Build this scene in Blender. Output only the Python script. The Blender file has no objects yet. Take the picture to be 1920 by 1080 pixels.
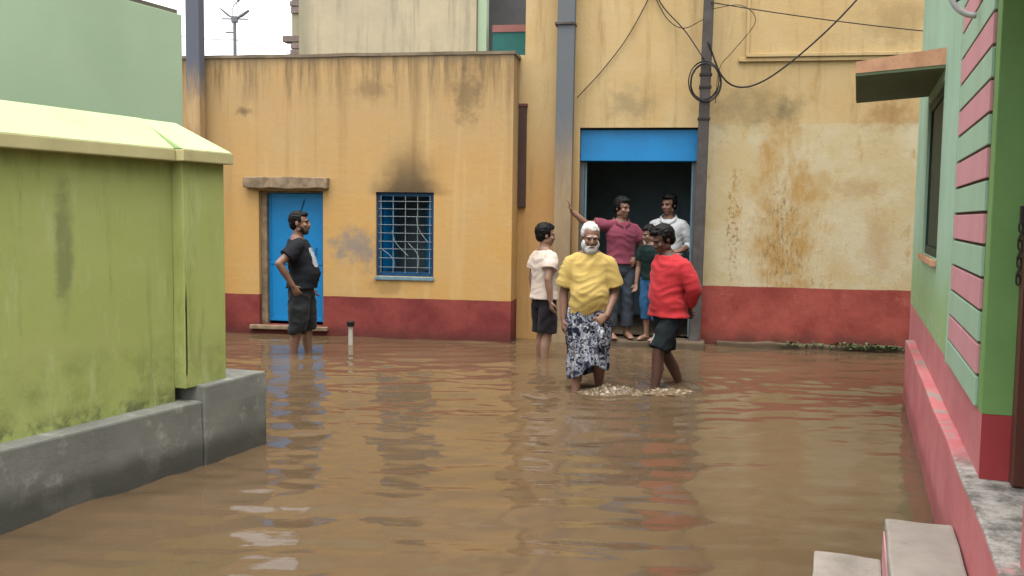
import bpy, bmesh, math, random
import numpy as np
from mathutils import Vector, Matrix, noise as mnoise
R = math.radians
random.seed(7)
scene = bpy.context.scene
COL = scene.collection

# ------------------------------------------------------------------ camera, sky, sun, exposure
CAM_H = 1.5                                   # metres above the flood water (z = 0)
cam = bpy.data.cameras.new('camera')
cam.sensor_width = 36.0; cam.lens = 36.0 * 1750 / 1920
cam.clip_start = 0.05; cam.clip_end = 2000
cam_ob = bpy.data.objects.new('camera', cam); COL.objects.link(cam_ob)
cam_ob.location = (0, 0, CAM_H)
pitch, roll = R(4.45), R(0.75)
fw = Vector((0, math.cos(pitch), -math.sin(pitch)))
rt = Vector((1, 0, 0)); up = rt.cross(fw)
rt = (rt * math.cos(roll) + up * math.sin(roll)).normalized(); up = rt.cross(fw)
cam_ob.rotation_euler = Matrix((rt, up, -fw)).transposed().to_euler()
scene.camera = cam_ob

SUN_EL, SUN_AZ = R(76), R(190)                # azimuth clockwise from +Y (behind the camera, a little left)
world = bpy.data.worlds.new('World'); scene.world = world; world.use_nodes = True
wn = world.node_tree; wn.nodes.clear()
sky = wn.nodes.new('ShaderNodeTexSky'); sky.sky_type = 'NISHITA'; sky.sun_disc = False
sky.sun_elevation = SUN_EL; sky.sun_rotation = SUN_AZ
sky.air_density = 1.0; sky.dust_density = 4.0; sky.ozone_density = 1.0
hs = wn.nodes.new('ShaderNodeHueSaturation'); hs.inputs['Saturation'].default_value = 0.12
bgn = wn.nodes.new('ShaderNodeBackground'); bgn.inputs['Strength'].default_value = 0.15
wo = wn.nodes.new('ShaderNodeOutputWorld')
wn.links.new(sky.outputs[0], hs.inputs['Color']); wn.links.new(hs.outputs[0], bgn.inputs['Color']); wn.links.new(bgn.outputs[0], wo.inputs['Surface'])
sun = bpy.data.lights.new('sun', 'SUN'); sun.energy = 0.7; sun.angle = R(60); sun.color = (1, 0.97, 0.92)
sun_ob = bpy.data.objects.new('sun', sun); COL.objects.link(sun_ob)
sd = Vector((math.sin(SUN_AZ) * math.cos(SUN_EL), math.cos(SUN_AZ) * math.cos(SUN_EL), math.sin(SUN_EL)))
sun_ob.rotation_euler = sd.to_track_quat('Z', 'Y').to_euler(); sun_ob.location = (0, -5, 12)
scene.view_settings.view_transform = 'Standard'; scene.view_settings.look = 'None'
scene.view_settings.gamma = 1.0; scene.view_settings.exposure = 1.88
scene.render.engine = 'CYCLES'

# ------------------------------------------------------------------ node material helper
def lin(r, g, b, d=.13):
    f = lambda c: (c / 255 / 12.92) if c / 255 <= 0.04045 else ((c / 255 + 0.055) / 1.055) ** 2.4
    c = (f(r), f(g), f(b)); y = .2126 * c[0] + .7152 * c[1] + .0722 * c[2]
    return tuple((x + (y - x) * d) * .60 for x in c) + (1.0,)

class Mat:
    def __init__(s, name, rough=0.85, spec=0.3):
        s.m = bpy.data.materials.new(name); s.m.use_nodes = True
        s.t = s.m.node_tree; s.b = s.t.nodes['Principled BSDF']
        s.b.inputs['Roughness'].default_value = rough
        s.b.inputs['Specular IOR Level'].default_value = spec
        s.tc = s.t.nodes.new('ShaderNodeTexCoord'); s.co = s.tc.outputs['Object']
        sx = s.t.nodes.new('ShaderNodeSeparateXYZ'); s.t.links.new(s.co, sx.inputs[0])
        s.X, s.Y, s.Z = sx.outputs
    def _in(s, sock, v):
        if v is None: return
        if isinstance(v, bpy.types.NodeSocket): s.t.links.new(v, sock)
        else: sock.default_value = v
    def math(s, op, a, b=0.0, c=0.0, clamp=False):
        n = s.t.nodes.new('ShaderNodeMath'); n.operation = op; n.use_clamp = clamp
        s._in(n.inputs[0], a); s._in(n.inputs[1], b); s._in(n.inputs[2], c); return n.outputs[0]
    def noise(s, scale=5.0, detail=6.0, rough=0.6, vec=(1, 1, 1), off=(0, 0, 0), dist=0.0):
        mp = s.t.nodes.new('ShaderNodeMapping'); mp.inputs['Scale'].default_value = vec; mp.inputs['Location'].default_value = off
        s.t.links.new(s.co, mp.inputs[0])
        n = s.t.nodes.new('ShaderNodeTexNoise'); n.inputs['Scale'].default_value = scale
        n.inputs['Detail'].default_value = detail; n.inputs['Roughness'].default_value = rough; n.inputs['Distortion'].default_value = dist
        s.t.links.new(mp.outputs[0], n.inputs['Vector']); return n.outputs['Fac']
    def ss(s, v, lo, hi, a=0.0, b=1.0):
        n = s.t.nodes.new('ShaderNodeMapRange'); n.interpolation_type = 'SMOOTHSTEP'
        s._in(n.inputs[0], v); s._in(n.inputs[1], lo); s._in(n.inputs[2], hi); s._in(n.inputs[3], a); s._in(n.inputs[4], b); return n.outputs[0]
    def mul(s, *v):
        o = v[0]
        for k in v[1:]: o = s.math('MULTIPLY', o, k)
        return o
    def mix(s, f, a, b, mode='MIX'):
        n = s.t.nodes.new('ShaderNodeMix'); n.data_type = 'RGBA'; n.blend_type = mode
        s._in(n.inputs[0], f); s._in(n.inputs[6], a); s._in(n.inputs[7], b); return n.outputs[2]
    def spot(s, u, z, ru, rz, wob=0.35, ws=4.0, soft=0.4):
        """soft blotch centred at (u, z) of the wall's own plane, 1 inside"""
        du = s.math('DIVIDE', s.math('SUBTRACT', s.X, u), ru); dz = s.math('DIVIDE', s.math('SUBTRACT', s.Z, z), rz)
        d = s.math('SQRT', s.math('ADD', s.mul(du, du), s.mul(dz, dz)))
        n = s.noise(ws, 5, 0.65, off=(u * 3.1, 1.7, z))
        d = s.math('ADD', d, s.math('MULTIPLY', s.math('SUBTRACT', n, 0.5), wob * 4))
        return s.ss(d, 1.0 + soft, 1.0 - soft)
    def color(s, c): s._in(s.b.inputs['Base Color'], c); return s
    def rough(s, r): s._in(s.b.inputs['Roughness'], r); return s
    def bump(s, h, strength=0.3, dist=0.01):
        n = s.t.nodes.new('ShaderNodeBump'); n.inputs['Strength'].default_value = strength; n.inputs['Distance'].default_value = dist
        s._in(n.inputs['Height'], h); s.t.links.new(n.outputs[0], s.b.inputs['Normal']); return s

def plain(name, c, rough=0.7, var=0.25, scale=9.0, spec=0.3, bump=0.15, dirt=None):
    m = Mat(name, rough, spec)
    n = m.noise(scale, 6, 0.65)
    dark = tuple(x * (1 - var) for x in c[:3]) + (1,)
    o = m.mix(m.ss(n, 0.3, 0.7), dark, c)
    if dirt: o = m.mix(m.mul(m.ss(m.noise(scale * 0.35, 7, 0.7, off=(3, 1, 2)), 0.5, 0.72), 0.7), o, dirt)
    m.color(o)
    if bump: m.bump(m.noise(scale * 7, 4, 0.6), bump, 0.004)
    return m.m

# ------------------------------------------------------------------ mesh + object helpers
def mesh_from(name, verts, faces, smooth=False):
    me = bpy.data.meshes.new(name); me.from_pydata([tuple(v) for v in verts], [], faces)
    me.validate(); me.update()
    if smooth: me.polygons.foreach_set('use_smooth', [True] * len(me.polygons))
    return me
def obj(name, me, mat, parent=None, loc=(0, 0, 0), rot=(0, 0, 0)):
    o = bpy.data.objects.new(name, me); COL.objects.link(o)
    if mat is not None and (len(me.materials) == 0): me.materials.append(mat)
    o.location = loc; o.rotation_euler = rot
    if parent is not None: o.parent = parent
    return o
def tag(o, label, cat, group=None):
    o['label'] = label; o['category'] = cat
    if group: o['group'] = group
    return o
def empty(name, loc, rz=0.0):
    o = bpy.data.objects.new(name, None); COL.objects.link(o); o.location = loc; o.rotation_euler = (0, 0, rz)
    o.empty_display_size = 0.1; return o
def struct(o): o['kind'] = 'structure'; return o

class MB:
    def __init__(s): s.v = []; s.f = []
    def add(s, v, f):
        k = len(s.v); s.v += [tuple(p) for p in v]; s.f += [tuple(i + k for i in q) for q in f]; return s
    def box(s, x0, x1, y0, y1, z0, z1):
        return s.add([(x0, y0, z0), (x1, y0, z0), (x1, y1, z0), (x0, y1, z0), (x0, y0, z1), (x1, y0, z1), (x1, y1, z1), (x0, y1, z1)],
                     [(0, 3, 2, 1), (4, 5, 6, 7), (0, 1, 5, 4), (1, 2, 6, 5), (2, 3, 7, 6), (3, 0, 4, 7)])
    def prism(s, poly, y0, y1):
        """polygon in (x, z) pushed from y0 to y1"""
        n = len(poly); v = [(x, y0, z) for x, z in poly] + [(x, y1, z) for x, z in poly]
        f = [tuple(range(n)), tuple(range(2 * n - 1, n - 1, -1))] + [(i, i + n, (i + 1) % n + n, (i + 1) % n) for i in range(n)]
        return s.add(v, f)
    def tube(s, pts, rad, n=8, cap=True):
        pts = [Vector(p) for p in pts]; rad = rad if isinstance(rad, (list, tuple)) else [rad] * len(pts)
        t = (pts[1] - pts[0]).normalized(); a = t.orthogonal().normalized(); v = []; f = []
        for i, p in enumerate(pts):
            t2 = (pts[min(i + 1, len(pts) - 1)] - pts[max(i - 1, 0)]).normalized()
            a = (a - t2 * a.dot(t2)).normalized(); b = t2.cross(a)
            for k in range(n):
                q = 2 * math.pi * k / n; v.append(p + (a * math.cos(q) + b * math.sin(q)) * rad[i])
        for i in range(len(pts) - 1):
            for k in range(n): f.append((i * n + k, i * n + (k + 1) % n, (i + 1) * n + (k + 1) % n, (i + 1) * n + k))
        if cap: f += [tuple(range(n - 1, -1, -1)), tuple(range((len(pts) - 1) * n, len(pts) * n))]
        return s.add(v, f)
    def wall(s, u, z, holes, y0, y1):
        """wall in the (x, z) plane from y0 (front) to y1, rectangular openings with reveals; u, z = extents"""
        us = sorted({u[0], u[1], *[h[0] for h in holes], *[h[1] for h in holes]}); zs = sorted({z[0], z[1], *[h[2] for h in holes], *[h[3] for h in holes]})
        us = [a for a in us if u[0] <= a <= u[1]]; zs = [a for a in zs if z[0] <= a <= z[1]]
        def solid(i, k):
            if i < 0 or k < 0 or i >= len(us) - 1 or k >= len(zs) - 1: return False
            cu = (us[i] + us[i + 1]) / 2; cz = (zs[k] + zs[k + 1]) / 2
            return not any(h[0] < cu < h[1] and h[2] < cz < h[3] for h in holes)
        for i in range(len(us) - 1):
            for k in range(len(zs) - 1):
                if not solid(i, k): continue
                a, b, c, d = us[i], us[i + 1], zs[k], zs[k + 1]
                s.add([(a, y0, c), (b, y0, c), (b, y0, d), (a, y0, d)], [(0, 1, 2, 3)])
                s.add([(a, y1, c), (b, y1, c), (b, y1, d), (a, y1, d)], [(3, 2, 1, 0)])
                if not solid(i - 1, k): s.add([(a, y0, c), (a, y0, d), (a, y1, d), (a, y1, c)], [(0, 1, 2, 3)])
                if not solid(i + 1, k): s.add([(b, y0, c), (b, y1, c), (b, y1, d), (b, y0, d)], [(0, 1, 2, 3)])
                if not solid(i, k - 1): s.add([(a, y0, c), (a, y1, c), (b, y1, c), (b, y0, c)], [(0, 1, 2, 3)])
                if not solid(i, k + 1): s.add([(a, y0, d), (b, y0, d), (b, y1, d), (a, y1, d)], [(0, 1, 2, 3)])
        return s
    def mesh(s, name, smooth=False, bevel=0.0, seg=2, merge=True):
        me = mesh_from(name, s.v, s.f, smooth)
        bm = bmesh.new(); bm.from_mesh(me)
        if merge: bmesh.ops.remove_doubles(bm, verts=bm.verts, dist=1e-5)
        bmesh.ops.recalc_face_normals(bm, faces=bm.faces)
        if bevel:
            bmesh.ops.bevel(bm, geom=[e for e in bm.edges if len(e.link_faces) == 2 and e.calc_face_angle(0) > 0.5], offset=bevel, segments=seg, profile=0.6, affect='EDGES')
        bm.to_mesh(me); bm.free()
        if smooth: me.polygons.foreach_set('use_smooth', [True] * len(me.polygons))
        return me
    def build(s, name, mat, parent=None, smooth=False, bevel=0.0, seg=2, **k):
        return obj(name, s.mesh(name, smooth, bevel, seg), mat, parent, **k)

def rough_edges(me, amp, sc, cuts=0):
    """hand-plastered look: subdivide and jitter"""
    bm = bmesh.new(); bm.from_mesh(me)
    if cuts: bmesh.ops.subdivide_edges(bm, edges=[e for e in bm.edges if e.calc_length() > 0.12], cuts=cuts, use_grid_fill=True)
    for v in bm.verts:
        n = mnoise.noise_vector(v.co * sc); v.co += Vector(n) * amp
    bm.to_mesh(me); bm.free(); return me

# ------------------------------------------------------------------ materials
def mat_ochre_house():
    m = Mat('ochre_limewash_house', 0.92, 0.2)
    a = m.mix(m.ss(m.noise(1.3, 6, 0.6), 0.32, 0.68), lin(216, 164, 78), lin(210, 168, 98))
    a = m.mix(m.ss(m.Z, 1.2, 2.9, 0.0, 0.55), a, lin(190, 160, 112))                # chalky, washed-out upper wall
    a = m.mix(m.mul(m.ss(m.noise(3.2, 7, 0.7, off=(5, 0, 1)), 0.5, 0.75), 0.45), a, lin(222, 184, 112))
    st = m.noise(3.4, 6, 0.7, vec=(2.6, 1, 0.22)); top = m.ss(m.math('ADD', m.Z, m.mul(st, 0.9)), 3.1, 3.85)
    a = m.mix(m.mul(top, m.ss(st, 0.36, 0.68), 0.85), a, lin(112, 92, 66))           # run-off streaks below the coping
    st2 = m.noise(5.0, 6, 0.75, vec=(3.4, 1, 0.16), off=(9, 0, 4))
    a = m.mix(m.mul(m.ss(st2, 0.55, 0.72), m.ss(m.Z, 1.7, 3.2), 0.55), a, lin(138, 112, 74))
    cs = m.noise(2.2, 5, .6, vec=(1.5, 1, .07), off=(3, 0, 8))
    a = m.mix(m.mul(m.ss(cs, .5, .66), m.ss(m.Z, .9, 2.2), .42), a, lin(150, 118, 70))
    a = m.mix(m.mul(m.ss(cs, .46, .34), .4), a, lin(226, 190, 126))
    a = m.mix(m.mul(m.ss(m.Z, 3.22, 3.42), 0.75), a, lin(120, 104, 84))
    du = m.math('ABSOLUTE', m.math('SUBTRACT', m.X, -1.27)); hz = m.math('SUBTRACT', m.Z, 1.74)
    wdt = m.math('SUBTRACT', 0.46, m.math('MULTIPLY', hz, 0.42))
    so = m.math('ADD', m.math('SUBTRACT', wdt, du), m.math('MULTIPLY', m.math('SUBTRACT', m.noise(5, 5, 0.6), 0.5), 0.35))
    soot = m.mul(m.ss(so, -0.12, 0.30), m.ss(m.Z, 2.6, 1.72), m.ss(m.Z, 1.70, 1.76), .82)
    a = m.mix(soot, a, lin(52, 46, 44))
    for (u, z, ru, rz, c, k) in ((-1.95, 1.12, .24, .17, lin(150, 138, 126), .85), (-1.78, 1.02, .12, .18, lin(150, 136, 122), .7),
                                 (-3.35, 2.72, .08, .04, lin(110, 88, 62), .7), (-0.56, 2.9, .14, .26, lin(112, 94, 66), .6),
                                 (-1.72, 2.98, .16, .10, lin(140, 114, 76), .6), (-1.5, .62, .18, .08, lin(150, 118, 60), .5)):
        a = m.mix(m.mul(m.spot(u, z, ru, rz, .8, 8, .7), k), a, c)
    red = m.mix(m.ss(m.noise(2.6, 7, 0.7, off=(2, 2, 7)), 0.3, 0.7), lin(128, 48, 46), lin(160, 70, 62))
    red = m.mix(m.mul(m.ss(m.math('ADD', m.Z, m.mul(m.noise(4, 5, .6), .2)), 0.30, 0.08), 0.75), red, lin(92, 50, 42))
    line = m.math('ADD', m.Z, m.math('MULTIPLY', m.math('SUBTRACT', m.noise(2.2, 4), 0.5), 0.02))
    a = m.mix(m.ss(line, 0.492, 0.484), a, red)
    m.color(a).bump(m.math('ADD', m.noise(14, 8, .7), m.mul(m.noise(70, 3, .6), .3)), 0.35, 0.012); return m.m
def mat_ochre_main():
    m = Mat('ochre_limewash_main', 0.92, 0.2)
    a = m.mix(m.ss(m.noise(1.1, 7, 0.62), 0.3, 0.7), lin(208, 172, 106), lin(216, 186, 128))
    a = m.mix(m.mul(m.ss(m.X, 0.95, 0.6), m.ss(m.Z, 3.0, 1.6), .8), a, lin(208, 152, 76))
    st = m.noise(3.0, 6, 0.7, vec=(2.4, 1, 0.2), off=(4, 0, 0))
    a = m.mix(m.mul(m.ss(st, 0.5, 0.72), 0.6), a, lin(166, 130, 76))
    # paler limewash patch below the line where an older coat was left, right of the doorway
    edge = m.math('ADD', m.Z, m.math('MULTIPLY', m.math('SUBTRACT', m.noise(3, 5, .6, off=(1, 0, 9)), .5), .06))
    low = m.mul(m.ss(edge, 2.62, 2.56), m.ss(m.X, 2.15, 2.3))
    pale = m.mix(m.ss(m.noise(1.7, 7, 0.65, off=(7, 3, 1)), 0.34, 0.68), lin(207, 184, 130), lin(216, 203, 166))
    a = m.mix(m.mul(low, .9), a, pale)
    dr = m.noise(2.6, 8, 0.72, vec=(1.5, 1, 0.5), off=(2.3, 0, 5.5))
    col1 = m.spot(3.2, 1.55, .34, 1.1, .75, 3.2, .5)
    a = m.mix(m.mul(col1, m.ss(dr, 0.34, 0.6), .9), a, lin(190, 142, 56))
    fs = m.ss(m.noise(16, 8, .8, vec=(1.6, 1, .6), off=(5, 0, 1)), .48, .6)
    a = m.mix(m.mul(m.spot(3.15, 1.3, .16, .5, .9, 5, .8), fs, .8), a, lin(120, 92, 52))
    a = m.mix(m.mul(m.spot(3.2, 1.1, .5, .7, .9, 4, .8), m.ss(m.noise(11, 8, .8, vec=(2.2, 1, .5), off=(2, 0, 7)), .52, .62), .6), a, lin(160, 118, 56))
    a = m.mix(m.mul(m.spot(2.62, 1.45, .07, .55, .9, 8, .5), m.ss(m.noise(22, 4, .6), .5, .62), .8), a, lin(140, 112, 70))
    a = m.mix(m.mul(low, m.ss(m.noise(3.8, 8, 0.75, vec=(1.4, 1, .7), off=(8, 0, 2)), 0.54, 0.66), .75), a, lin(196, 154, 76))
    a = m.mix(m.mul(low, m.ss(m.noise(9, 8, 0.8, vec=(1.6, 1, .6), off=(1, 0, 2)), 0.62, 0.72), .6), a, lin(150, 112, 60))
    for (u, z, ru, rz, c, k) in ((4.0, 1.86, .2, .09, lin(180, 136, 72), .5), (4.25, 1.25, .12, .3, lin(184, 140, 76), .45), (1.38, 2.82, .22, .14, lin(150, 134, 96), .6),
                                 (2.8, 2.78, .4, .2, lin(158, 138, 94), .75), (3.15, 2.72, .12, .1, lin(110, 98, 66), .6), (4.35, 3.75, .25, .2, lin(172, 142, 92), .6), (4.3, 2.7, .2, .18, lin(170, 128, 66), .7)):
        a = m.mix(m.mul(m.spot(u, z, ru, rz, .9, 6, .9), k), a, c)
    red = m.mix(m.ss(m.noise(2.2, 7, 0.7, off=(2, 2, 7)), 0.3, 0.7), lin(150, 60, 50), lin(186, 86, 72))
    red = m.mix(m.mul(m.ss(m.noise(6, 7, .75, off=(3, 3, 3)), .58, .7), .5), red, lin(200, 150, 120))
    red = m.mix(m.mul(m.ss(m.math('ADD', m.Z, m.mul(m.noise(5, 5, .6), .3)), 0.40, 0.14), 0.85), red, lin(98, 62, 50))
    line = m.math('ADD', m.Z, m.math('MULTIPLY', m.math('SUBTRACT', m.noise(2.2, 4), 0.5), 0.03))
    a = m.mix(m.mul(m.ss(line, 0.706, 0.696), m.ss(m.X, 2.1, 2.12)), a, red)
    m.color(a).bump(m.math('ADD', m.noise(12, 8, .7), m.mul(m.noise(60, 3, .6), .3)), 0.4, 0.014); return m.m
def mat_upper():
    m = Mat('weathered_upper_wall', 0.93, 0.2)
    a = m.mix(m.ss(m.noise(1.5, 7, 0.65), 0.3, 0.7), lin(194, 180, 148), lin(214, 196, 156))
    st = m.noise(3.0, 6, 0.7, vec=(2.8, 1, 0.2), off=(4, 0, 0))
    a = m.mix(m.mul(m.ss(st, 0.46, 0.7), 0.7), a, lin(158, 146, 120))
    a = m.mix(m.ss(m.X, -2.9, -3.1, 0, .6), a, lin(150, 146, 118))
    m.color(a).bump(m.noise(14, 8, .7), 0.3, 0.012); return m.m
def mat_lime_wall():
    m = Mat('lime_green_wall_paint', 0.8, 0.3)
    a = m.mix(m.ss(m.noise(1.6, 6, 0.6), 0.3, 0.7), lin(180, 192, 88), lin(190, 200, 106))
    a = m.mix(m.mul(m.ss(m.noise(2.4, 7, .7, vec=(1, 1, .35), off=(3, 1, 0)), .5, .7), .45), a, lin(186, 194, 108))
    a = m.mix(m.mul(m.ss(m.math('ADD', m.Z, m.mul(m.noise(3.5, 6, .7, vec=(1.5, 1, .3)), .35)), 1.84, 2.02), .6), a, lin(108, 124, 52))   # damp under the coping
    a = m.mix(m.mul(m.ss(m.math('ADD', m.Z, m.mul(m.noise(1.8, 6, .7, vec=(1, 1, 2)), -.4)), .62, .36), m.ss(m.noise(3.2, 6, .7), .4, .62), .55), a, lin(134, 144, 60))
    a = m.mix(m.mul(m.ss(m.noise(9, 8, .8, off=(4, 4, 1)), .62, .72), .35), a, lin(128, 140, 64))
    a = m.mix(m.mul(m.spot(.5, 1.3, .05, .28, .6, 6, .6), .6), a, lin(116, 124, 80))
    a = m.mix(m.mul(m.ss(m.Z, .5, .4), m.ss(m.noise(7, 6, .7), .45, .6), .7), a, lin(88, 88, 60))
    a = m.mix(m.mul(m.ss(m.noise(4.5, 8, .75, vec=(1.6, 1, .35), off=(7, 1, 2)), .52, .66), .5), a, lin(206, 212, 140))
    a = m.mix(m.mul(m.ss(m.noise(3.0, 8, .75, vec=(2.2, 1, .25), off=(1, 6, 2)), .54, .68), .5), a, lin(140, 150, 66))
    cr = m.mul(m.ss(m.math('ABSOLUTE', m.math('SUBTRACT', m.math('ADD', m.X, m.mul(m.noise(6, 4, .6), .012)), 1.272)), .009, .004), m.ss(m.Z, .52, .56), m.ss(m.Z, 1.12, .95))
    a = m.mix(cr, a, lin(40, 44, 24))
    m.color(a).bump(m.math('ADD', m.noise(9, 8, .7), m.mul(m.noise(55, 4, .6), .35)), 0.3, 0.01); return m.m
def mat_concrete(name, base=(138, 138, 128), light=(186, 184, 172), wet=0.16):
    m = Mat(name, 0.85, 0.35)
    a = m.mix(m.ss(m.noise(2.2, 8, 0.7), 0.3, 0.7), lin(*[c * .86 for c in base]), lin(*base))
    a = m.mix(m.mul(m.ss(m.noise(4.2, 7, .7, off=(6, 2, 1)), .52, .68), .6), a, lin(*light))
    w = m.ss(m.math('ADD', m.Z, m.math('MULTIPLY', m.noise(4, 6, .6), -.12)), wet, wet - .14)
    a = m.mix(m.mul(w, .75), a, lin(70, 72, 64))
    m.color(a).rough(m.ss(w, 0, 1, .85, .45)).bump(m.math('ADD', m.noise(18, 8, .75), m.mul(m.noise(90, 3), .4)), 0.4, 0.008); return m.m
def mat_mint():
    m = Mat('mint_wall_paint', 0.75, 0.35)
    a = m.mix(m.ss(m.noise(1.8, 6, 0.6), 0.3, 0.7), lin(164, 208, 174), lin(178, 218, 188))
    a = m.mix(m.mul(m.ss(m.math('ADD', m.Z, m.mul(m.noise(1.5, 5, .6), .6)), 1.75, 1.15), .85), a, lin(156, 194, 112))
    a = m.mix(m.mul(m.ss(m.noise(5, 7, .75, vec=(1, 1, .2), off=(2, 5, 1)), .56, .7), .4), a, lin(112, 158, 118))
    pk = m.mix(m.ss(m.noise(2.5, 7, .7), .3, .7), lin(216, 116, 122), lin(228, 138, 140))
    pk = m.mix(m.mul(m.ss(m.noise(6, 8, .75, vec=(1, 1, .3), off=(1, 3, 3)), .56, .7), .4), pk, lin(196, 112, 112))
    line = m.math('ADD', m.Z, m.math('MULTIPLY', m.math('SUBTRACT', m.noise(7, 5), 0.5), 0.02))
    a = m.mix(m.ss(line, 0.756, 0.748), a, pk)
    ch = m.mul(m.ss(m.math('ABSOLUTE', m.math('SUBTRACT', m.Z, .82)), .09, .02), m.ss(m.noise(11, 6, .7, off=(1, 9, 4)), .56, .6))
    a = m.mix(m.mul(ch, .9), a, lin(206, 214, 200))
    m.color(a).bump(m.noise(20, 8, .7), 0.2, 0.008); return m.m
def mat_ledge():
    m = Mat('chipped_pink_ledge', 0.8, 0.3)
    a = m.mix(m.ss(m.noise(2.5, 7, 0.7), 0.3, 0.7), lin(218, 112, 116), lin(230, 136, 138))
    a = m.mix(m.mul(m.ss(m.noise(5, 7, .75, vec=(1, 1, .35), off=(2, 5, 1)), .54, .7), .4), a, lin(196, 106, 106))
    topm = m.ss(m.Z, .485, .497); ch = m.ss(m.noise(5.5, 8, .72, off=(1, 2, 3)), .52, .56)
    a = m.mix(m.mul(topm, ch, .9), a, lin(168, 160, 148))
    scr = m.mul(topm, m.ss(m.X, .55, .1))
    fl = m.mix(m.ss(m.noise(6, 8, .75, off=(3, 8, 1)), .38, .62), lin(110, 106, 98), lin(206, 198, 188))
    a = m.mix(m.mul(scr, m.ss(m.noise(2.6, 6, .7, off=(9, 2, 2)), .3, .42)), a, fl)
    w = m.ss(m.math('ADD', m.Z, m.math('MULTIPLY', m.noise(3, 6, .6), -.12)), .13, .02)
    a = m.mix(m.mul(w, .55), a, lin(150, 70, 66))
    m.color(a).bump(m.noise(22, 8, .7), 0.35, 0.008); return m.m

M = {}
M['ochre_house'] = mat_ochre_house(); M['ochre_main'] = mat_ochre_main(); M['upper'] = mat_upper()
M['lime'] = mat_lime_wall(); M['concrete'] = mat_concrete('damp_concrete'); M['mint'] = mat_mint(); M['ledge'] = mat_ledge()
M['coping'] = plain('pale_lime_coping', lin(196, 226, 150), .75, .12, 3, dirt=lin(180, 208, 136))
M['fascia'] = plain('cream_yellow_band', lin(218, 206, 140), .75, .14, 4, dirt=lin(170, 152, 88))
M['sage'] = plain('sage_green_paint', lin(186, 212, 172), .8, .08, 1.2, dirt=lin(168, 198, 158))
M['step'] = plain('worn_step_concrete', lin(184, 172, 158), .85, .2, 5, dirt=lin(120, 112, 100))
M['blue'] = plain('blue_enamel', lin(0, 138, 206, 0), .5, .12, 2.5, spec=.4, bump=.08, dirt=lin(10, 116, 172, 0))
M['blue_frame'] = plain('faded_blue_frame', lin(120, 160, 172), .6, .3, 7, dirt=lin(92, 84, 74))
M['dark_blue'] = plain('dark_blue_shutter', lin(14, 80, 126, 0), .55, .3, 4)
M['white_iron'] = plain('white_painted_iron', lin(150, 160, 164), .5, .25, 20)
M['interior'] = plain('unlit_room_plaster', lin(150, 182, 194), .9, .2, 3)
M['lintel'] = plain('weathered_lintel', lin(172, 146, 112), .9, .5, 9, dirt=lin(104, 84, 64))
M['roof'] = plain('roof_cement', lin(118, 106, 92), .95, .3, 4)
M['coping_grey'] = plain('grey_parapet_cap', lin(146, 128, 104), .95, .3, 6, dirt=lin(92, 82, 70))
M['pole_grey'] = plain('grey_concrete_pole', lin(106, 112, 118), .85, .15, 3, dirt=lin(92, 88, 82))
M['pole_dark'] = plain('tarred_timber_pole', lin(92, 84, 80), .85, .3, 8, dirt=lin(120, 112, 104))
M['cable'] = plain('black_cable', lin(34, 30, 30), .6, .2, 20, bump=0)
M['teal'] = plain('teal_parapet', lin(20, 116, 108), .7, .15, 4)
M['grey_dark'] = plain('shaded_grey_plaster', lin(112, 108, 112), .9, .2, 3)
M['rose'] = plain('rose_rail', lin(178, 112, 104), .8, .15, 4)
M['brick'] = plain('raw_brick', lin(150, 132, 124), .95, .3, 15)
M['orange'] = plain('orange_shade_edge', lin(240, 176, 130), .8, .2, 7, dirt=lin(170, 112, 80))
M['shade_under'] = plain('green_shade_soffit', lin(118, 136, 98), .85, .2, 4)
M['shutter_green'] = plain('dark_green_shutter', lin(44, 74, 56), .6, .2, 4)
M['board_pink'] = plain('pink_board', lin(236, 160, 170), .65, .1, 4, dirt=lin(212, 132, 142))
M['board_mint'] = plain('mint_board', lin(172, 212, 178), .65, .1, 4, dirt=lin(138, 186, 146))
M['groove'] = plain('brown_groove', lin(92, 66, 56), .9, .2, 6)
M['jamb_green'] = plain('leaf_green_jamb', lin(126, 180, 92), .6, .14, 3, dirt=lin(108, 160, 80))
M['jamb_red'] = plain('red_jamb', lin(196, 62, 66), .6, .14, 4, dirt=lin(170, 60, 60))
M['brown'] = plain('brown_door_paint', lin(112, 58, 42), .5, .2, 4, spec=.4)
M['iron'] = plain('rusty_iron', lin(62, 50, 46), .6, .3, 30)
M['steel'] = plain('white_steel_pipe', lin(196, 200, 196), .35, .1, 10, spec=.5, bump=0)
M['pvc'] = plain('white_plastic_pipe', lin(214, 208, 192), .5, .15, 14)
M['black'] = plain('black_plastic', lin(22, 20, 20), .6, .2, 10, bump=0)
M['lamp_grey'] = plain('galvanised_steel', lin(120, 122, 126), .5, .15, 5, bump=0)
M['mud'] = plain('wet_mud', lin(112, 92, 68), .8, .3, 3, dirt=lin(84, 70, 52))

# ------------------------------------------------------------------ ground and flood water
g = MB().add([(-600, -300, -.2), (600, -300, -.2), (600, 900, -.2), (-600, 900, -.2)], [(0, 1, 2, 3)]).build('ground', M['mud']); struct(g)

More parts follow.
